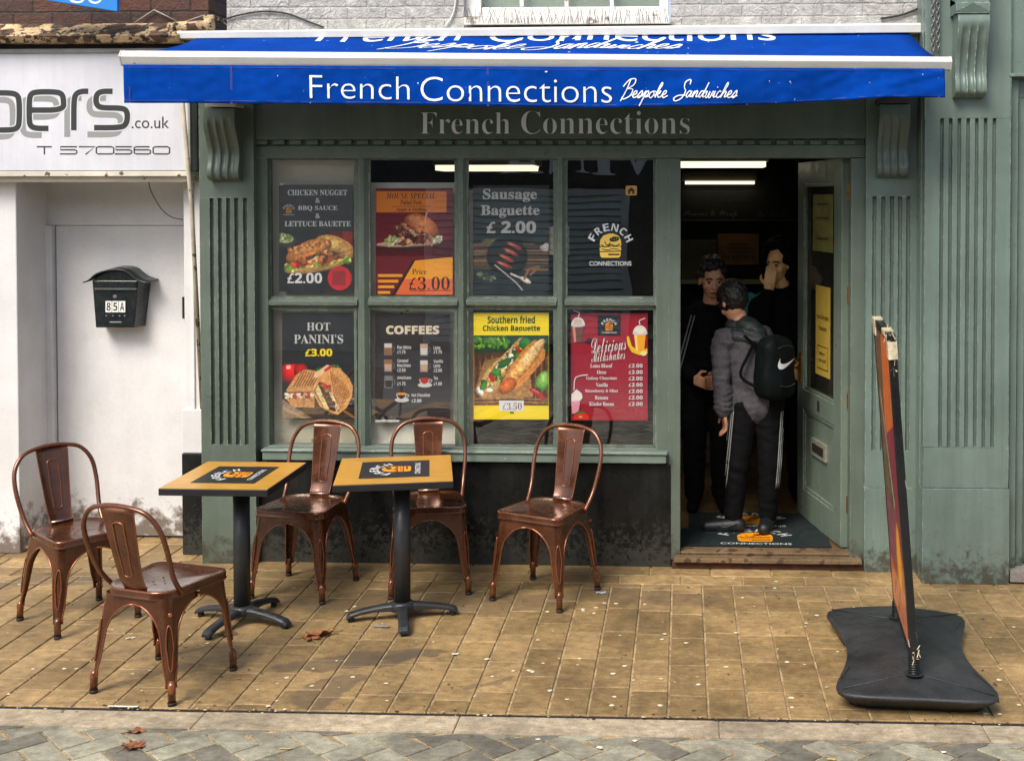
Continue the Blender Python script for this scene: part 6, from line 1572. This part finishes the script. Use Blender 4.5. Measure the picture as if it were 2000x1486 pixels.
remesh('hood', mb, M('dark_teal_hood', (.014, .022, .022), .6, var=.4, vs=20, bump=.5, bs=12), hd, .008, 2)
mb = MB()
for (fx, fy, _), sx in zip(fl, (-1, 1)): chain(mb, [(sx * .068, 0, .76), ((fx + sx * .085) / 2, fy / 2 - .02, .40), (fx, fy + .02, .085)], [.094, .068, .05])
tr_ = remesh('track_pants', mb, blackcloth, B2, .009, 3); bpy.context.view_layer.update()
for (fx, fy, _), sx in zip(fl, (-1, 1)):
    mb = MB()
    for off in (-.011, .0, .011):
        pth = []
        for k in range(14):
            z = .70 - k * .034; x0 = sx * .148 * (1 - k / 13) + (fx + sx * .052) * k / 13 + off * .9
            ok, loc, nr, ix = tr_.ray_cast(Vector((x0, -1, z)), Vector((0, 1, 0)))
            if ok: pth.append(loc + Vector((0, -.002, 0)))
        if len(pth) > 2: mb.tube(pth, .0036, 6)
    mb.build('leg_stripe', whstripe, tr_, local=True)
mb = MB(); cap(mb, (fl[0][0] + .03, fl[0][1], .045), (fl[0][0] - .15, fl[0][1], .034), .045, .036); cap(mb, (fl[1][0], fl[1][1] + .04, .045), (fl[1][0] - .03, fl[1][1] - .11, .036), .045, .038)
sh = remesh('shoes', mb, M('black_trainers', (.006, .007, .009), .5, var=.3, vs=20), B2, .007, 2)
mb = MB(); x, y = fl[0][0], fl[0][1]; mb.tube(crom([(x - .09, y - .040, .05), (x - .05, y - .045, .042), (x + .02, y - .047, .065)], 4), .0035, 5); mb.box(x - .17, x + .05, y - .036, y + .036, .001, .012)
mb.build('shoe_trim', M('trainer_trim', S(36, 46, 56), .5), sh, local=True)
# backpack with its white tick mark
bx0, bx1 = P(1482, 720, .34).x - b0.x, P(1566, 720, .34).x - b0.x; bz0, bz1 = P(1520, 782, .34).z - FZ, P(1520, 655, .34).z - FZ
mb = MB()
bcx = (bx0 + bx1) / 2; dirb = Vector((.62, -.78, 0)); sdb = Vector((.78, .62, 0)); cen = Vector((bcx - .03, -.12, (bz0 + bz1) / 2))
rings = []; N_ = 22
for k in range(N_ + 1):                             # a soft rounded sack: superellipse sections, slumped and creased
    t_ = k / N_; z = (bz0 - cen.z) * (1 - t_) + (bz1 - cen.z) * t_; e = (1 - abs(2 * t_ - 1) ** 4.5) ** .45
    ring = []
    for j in range(40):
        a = 2 * math.pi * j / 40; c, q = math.cos(a), math.sin(a); pw = 3.2; r_ = 1 / ((abs(c) ** pw + abs(q) ** pw) ** (1 / pw))
        hw__ = .128 * (1 - .16 * t_); hd = .085 * (1.1 - .25 * t_)
        p = cen + sdb * (c * r_ * hw__ * (.25 + .75 * e)) + dirb * (q * r_ * hd * (.2 + .8 * e)) + Vector((0, 0, z))
        p += dirb * .010 * mnoise.noise(Vector((c * 2, q * 2, z * 9))) + sdb * .008 * mnoise.noise(Vector((c * 3, z * 12, q * 3)))
        ring.append(p)
    rings.append(ring)
mb.loft(rings)
bpk = thing('backpack', 'black drawstring backpack with a white tick mark, on the grey hoodie', 'backpack', B2.location + cen)
o = mb.build('bag', M('backpack_nylon', (.004, .006, .0065), .6, var=.3, vs=14, bump=.4, bs=12, spec=.1), bpk, local=True)
for v in o.data.vertices: v.co -= cen
fc = max((Vector(v.co).dot(dirb) for v in o.data.vertices))
def bpt(x, y, d):                                   # photo pixels onto the bag's outer face
    q = P(x, y, (B2.location + cen + dirb * fc).y); u = (q.x - (B2.location + cen).x) / .78 * .72
    base = sdb * u + Vector((0, 0, q.z - (B2.location + cen).z))
    from_ = base + dirb * .5
    ok, loc, nr, ix = o.ray_cast(from_, -dirb)
    p = loc if ok else base + dirb * fc
    return B2.location + cen + p + dirb * (.003 + d)
bpy.context.view_layer.update()
pr = Print(bpt)
up = crom([(x, y, 0) for x, y in ((1549, 702), (1530, 708), (1512, 711), (1503, 708), (1503, 699))], 4); dn = crom([(x, y, 0) for x, y in ((1503, 699), (1496, 712), (1500, 720), (1514, 719), (1532, 711), (1549, 702))], 4)
n_ = 20
def samp(c, t): i = min(int(t * (len(c) - 1)), len(c) - 2); f = t * (len(c) - 1) - i; return c[i].lerp(c[i + 1], f)
dn = dn[::-1]
L_ = [samp(up, i / n_) for i in range(n_ + 1)]; Q_ = [samp(dn, i / n_) for i in range(n_ + 1)]
pr.mb.add([bpt(p.x, p.y, 0) for p in L_ + Q_], [(i, i + 1, n_ + 2 + i, n_ + 1 + i) for i in range(n_)], pr.mi(ink(206, 208, 208)))
pr.build('tick_mark', bpk)
mb = MB(); q_ = [bpt(x, y, .001) for x, y in ((1500, 752), (1515, 755), (1530, 755), (1545, 751))]; mb.tube(crom(q_, 4), .003, 5)
q_ = [bpt(x, y, .001) for x, y in ((1500, 680), (1515, 677), (1530, 677), (1545, 681))]; mb.tube(crom(q_, 4), .003, 5)
mb.build('seam', M('bag_piping', (.03, .032, .032), .5), bpk)
mb = MB(); C0 = B2.location
mb.tube(crom([C0 + Vector(p) for p in ((shx + .10, -.06, shz + .04), (shx + .02, -.13, shz - .10), (shx - .02, -.15, shz - .22), (bx0 + .03, -.17, bz0 + .06))], 5), .009, 6)
mb.tube(crom([C0 + Vector(p) for p in ((shx + .0, -.10, shz + .01), (shx + .10, -.12, shz - .07), (bx0 + .06, -.12, bz1 - .02))], 5), .008, 6)
mb.build('strap', blackcloth2, bpk)
# --- person in black hood, hand to the mouth
Y3 = 1.12; c0 = P(1518, 515, Y3)
C3 = thing('person', 'person in black hoodie with the hood up, one hand raised to the mouth', 'person', (c0.x + .05, Y3, FZ))
H = c0.z - FZ; mb = MB(); RM = Matrix.Rotation(R(-38), 3, 'Z') @ Matrix.Rotation(R(4), 3, 'X')
w_ = head(mb, (-.04, 0, H), RM); cap(mb, (-.03, .01, H - .09), (.0, .03, H - .22), .05, .056)
chain(mb, [(0, .04, H - .28), (0, .04, H - .5), (0, .04, .86)], [.12, .12, .125])
for sx in (-1, 1): chain(mb, [(sx * .085, .04, .86), (sx * .09, .03, .46), (sx * .09, .06, .07)], [.08, .055, .04]); cap(mb, (sx * .09, .06, .03), (sx * .10, -.10, .03), .034, .03)
hw_ = w_((.01, -.13, -.135)); chain(mb, [(-.16, .03, H - .28), (-.17, -.10, H - .48), tuple(hw_)], [.045, .04, .028]); chain(mb, [(.16, .04, H - .28), (.21, .05, H - .55), (.12, -.12, H - .66)], [.045, .04, .028])
hand(mb, hw_, (.12, .12, 1), (1, -.1, 0), curl=.35, normal=(.2, .95, .1)); hand(mb, (.11, -.13, H - .665), (-.9, -.3, -.2), (.1, .2, -1))
remesh('body', mb, M('skin_warm', S(222, 172, 112), .5, var=.15, vs=14), C3, .006, 3); eyes(C3, w_)
mb = MB(); 
for i in range(90):
    a, b = rng.uniform(0, 2 * math.pi), rng.uniform(-.9, 1.0); q = math.sqrt(max(0, 1 - b * b))
    p = Vector((.088 * q * math.cos(a), .02 + .108 * q * math.sin(a), .03 + .118 * b))
    if p.y < -.035 and p.z < .095: continue
    mb.ball(w_(p), .032, nu=8, nv=6)
chain(mb, [(0, .04, H - .27), (0, .045, H - .5), (0, .05, .84)], [.14, .145, .15]); cap(mb, (-.10, .04, H - .25), (.10, .04, H - .25), .08, .08); cap(mb, (-.02, .05, H - .13), (0, .05, H - .26), .07, .09)
chain(mb, [(-.16, .03, H - .28), (-.175, -.10, H - .48), tuple(hw_ + Vector((-.01, 0, -.05)))], [.07, .062, .046]); chain(mb, [(.16, .04, H - .28), (.215, .05, H - .55), (.14, -.10, H - .655)], [.07, .062, .046])
remesh('hoodie', mb, blackcloth2, C3, .009, 3)
mb = MB()
for sx in (-1, 1): chain(mb, [(sx * .08, .05, .85), (sx * .09, .04, .46), (sx * .09, .06, .09)], [.105, .078, .06])
remesh('trousers', mb, blackcloth2, C3, .01, 3)
mb = MB()
for sx in (-1, 1): cap(mb, (sx * .09, .08, .045), (sx * .10, -.12, .035), .045, .036)
remesh('shoes', mb, blackcloth2, C3, .008, 2)
# ------------------------------------------------------------------ litter
leafm = M('dry_leaf', S(150, 94, 58), .8, var=.5, vs=40, fine=.3); 
def leaf_thing(px, size, rot, label, folds=1, seed=1, m=leafm):
    rng = random.Random(seed); c = G(*px); mb = MB()
    for k in range(folds):                           # a lobed, curled blade on a short stalk
        a0 = rot + k * 1.7; off = Vector((rng.uniform(-.35, .35), rng.uniform(-.25, .25), 0)) * size * (k > 0); n = 40; ring = [[], [], []]
        tilt = Matrix.Rotation(a0, 3, 'Z') @ Matrix.Rotation(rng.uniform(-.25, .25), 3, 'X')
        for i in range(n):
            a = 2 * math.pi * i / n; lobe = .62 + .38 * abs(math.cos(2.5 * a)) ** 1.6 + .06 * math.sin(11 * a + seed); lobe *= .55 if abs(a - math.pi) < .35 else 1
            for j, f in enumerate((.33, .68, 1.0)):
                x, y = size * .5 * lobe * f * math.cos(a), size * .36 * lobe * f * math.sin(a)
                z = size * (.03 + .10 * (y / (size * .4)) ** 2 * (1 if k % 2 == 0 else .4) +   .05 * math.sin(5 * a + k) * f * f + .03 * rng.random() * f) + .004 * k
                ring[j].append(c + off + tilt @ Vector((x, y, z)) + Vector((0, 0, .002)))
        ctr_ = c + off + Vector((0, 0, size * .05 + .003))
        vs = ring[0] + ring[1] + ring[2] + [ctr_]; fs = [(i, (i + 1) % n, 3 * n) for i in range(n)]
        for j in (0, 1): fs += [(j * n + i, (j + 1) * n + i, (j + 1) * n + (i + 1) % n, j * n + (i + 1) % n) for i in range(n)]
        mb.add(vs, fs, 0, True)
        mb.tube([ctr_, c + off + tilt @ Vector((-size * .45, .004, size * .05)), c + off + tilt @ Vector((-size * .72, size * .06, size * .03))], .0012, 5)
    mb.put('dead_leaf', m, label, 'leaf', 'dead leaves on the ground', recalc=False)
leaf_thing((616, 1243), .12, .5, 'crumpled brown dead leaf between the two table bases', 3, 2)
leaf_thing((264, 1430), .075, .3, 'single orange dead leaf on the street, nearest the kerb', 1, 3)
leaf_thing((262, 1458), .095, 1.0, 'folded orange dead leaf lower on the street', 2, 4)
leaf_thing((445, 1240), .09, .2, 'dark dead leaf beside a foot of the left table', 1, 5, M('dark_leaf', S(96, 72, 48), .8))
paper = flat('litter_paper', S(222, 220, 210), .7)
def scrap(px, L, wd, rot, label, m=paper):
    c = G(*px); u = Vector((math.cos(rot), math.sin(rot), 0)); v = Vector((-u.y, u.x, 0)); mb = MB(); n = 5; rng = random.Random(int(px[0]))
    vs = []
    for i in range(n + 1):
        t_ = i / n - .5; q = c + u * L * t_; h = .003 + .004 * rng.random(); k = wd * (.4 + .15 * rng.random())
        vs += [q - v * k + Vector((0, 0, h)), q + v * k + Vector((0, 0, h * .8))]
    mb.add(vs, [(2 * i, 2 * i + 2, 2 * i + 3, 2 * i + 1) for i in range(n)]); mb.put('paper_scrap', m, label, 'litter', 'litter on the paving', recalc=False)
scrap((240, 1381), .12, .018, .02, 'long white paper strip lying in the gap by the kerb')
scrap((255, 1247), .042, .014, .5, 'short white paper scrap behind the nearest chair')
scrap((170, 1211), .10, .010, .05, 'thin curled pale strip under the left chairs', flat('litter_straw', S(170, 150, 110), .7))
scrap((889, 1278), .030, .020, .1, 'small square white scrap in front of the right table')
scrap((745, 1224), .075, .022, -.15, 'grey plastic wrapper under the right table base', M('wrapper_grey', S(150, 154, 158), .25))
scrap((466, 1326), .018, .012, .4, 'tiny red and white scrap right of the nearest chair', flat('litter_red', S(196, 110, 104), .6))
scrap((1174, 1158), .05, .03, .1, 'pale torn sticker on the paving beside the single chair', flat('litter_blue', S(176, 186, 190), .6))
scrap((557, 1463), .045, .010, .1, 'cigarette end on the street blocks', flat('litter_stub', S(208, 180, 120), .7))
scrap((1623, 1484), .03, .016, .0, 'yellow scrap on the street at the bottom edge', flat('litter_yellow', S(206, 180, 60), .6))
scrap((1571, 1119), .05, .010, 0, 'green scrap in front of the door step', flat('litter_green', S(60, 130, 60), .6))
gum = M('gum', S(222, 210, 180), .8, var=.2, vs=40)
mb = MB(); rng = random.Random(12)
fixed = [(1197, 1316), (1203, 1179), (1139, 1193), (1160, 1198), (1164, 1187), (1039, 1312), (1074, 1349), (1107, 1366), (1289, 1378), (1364, 1337), (1291, 1326), (1200, 1361), (1293, 1249), (1340, 1256), (1050, 1250), (1537, 1293), (1545, 1363), (1516, 1136), (1513, 1149), (1952, 1395), (1990, 1377), (1951, 1328), (1925, 1394), (1980, 1225), (1069, 1195), (1138, 1190), (1180, 1178), (523, 1379), (560, 1324), (1051, 1444), (1172, 1460), (1240, 1447), (1843, 1469), (1437, 1236)]
for i in range(170): fixed.append((rng.uniform(-100, 2100), 1122 + 290 * rng.random() ** 1.2))
for i, (x, y) in enumerate(fixed):
    c = G(x, y) + Vector((0, 0, .0012)); r_ = rng.uniform(.008, .0125) if i < 34 else rng.choice((.003, .0035, .005, .007, .010)) * rng.uniform(.7, 1.2)
    if c.y > -.04: continue
    pts = [c + Vector((r_ * (1 + .25 * math.sin(3 * a + i)) * math.cos(a), r_ * (1 + .2 * math.sin(2 * a + i * 2)) * math.sin(a) * .9, .0015)) for a in [2 * math.pi * k / 10 for k in range(10)]]
    mb.add(pts, [list(range(10))])
mb.put('chewing_gum', gum, 'scattered pale trodden chewing gum spots on the paving', 'gum', None, 'stuff')
mb = MB()
for i in range(420):
    if rng.random() < .55:
        xx = rng.uniform(-3.4, 1.6); c = Vector((xx, kerbY(xx) + rng.gauss(-.008, .012), .002))
    else: c = G(rng.uniform(-50, 2050), rng.uniform(1118, 1410)) + Vector((0, 0, .001))
    if c.y > -.02 and c.x > -2.6: c.y = -.03
    r_ = rng.uniform(.002, .007); a0 = rng.random() * 6
    mb.add([c + Vector((r_ * math.cos(a0 + k * 1.26) * (1.6 if k % 2 else .8), r_ * math.sin(a0 + k * 1.26), rng.uniform(0, .003))) for k in range(5)], [list(range(5))], rng.choice((0, 0, 1, 2)))
mb.put('grit', [M('grit_dark', (.03, .022, .016), .9), M('grit_pale', S(190, 176, 146), .9), M('grit_brown', S(110, 78, 48), .9)], 'dark and pale grit and crumbs along the kerb gap and paving', 'grit', None, 'stuff')
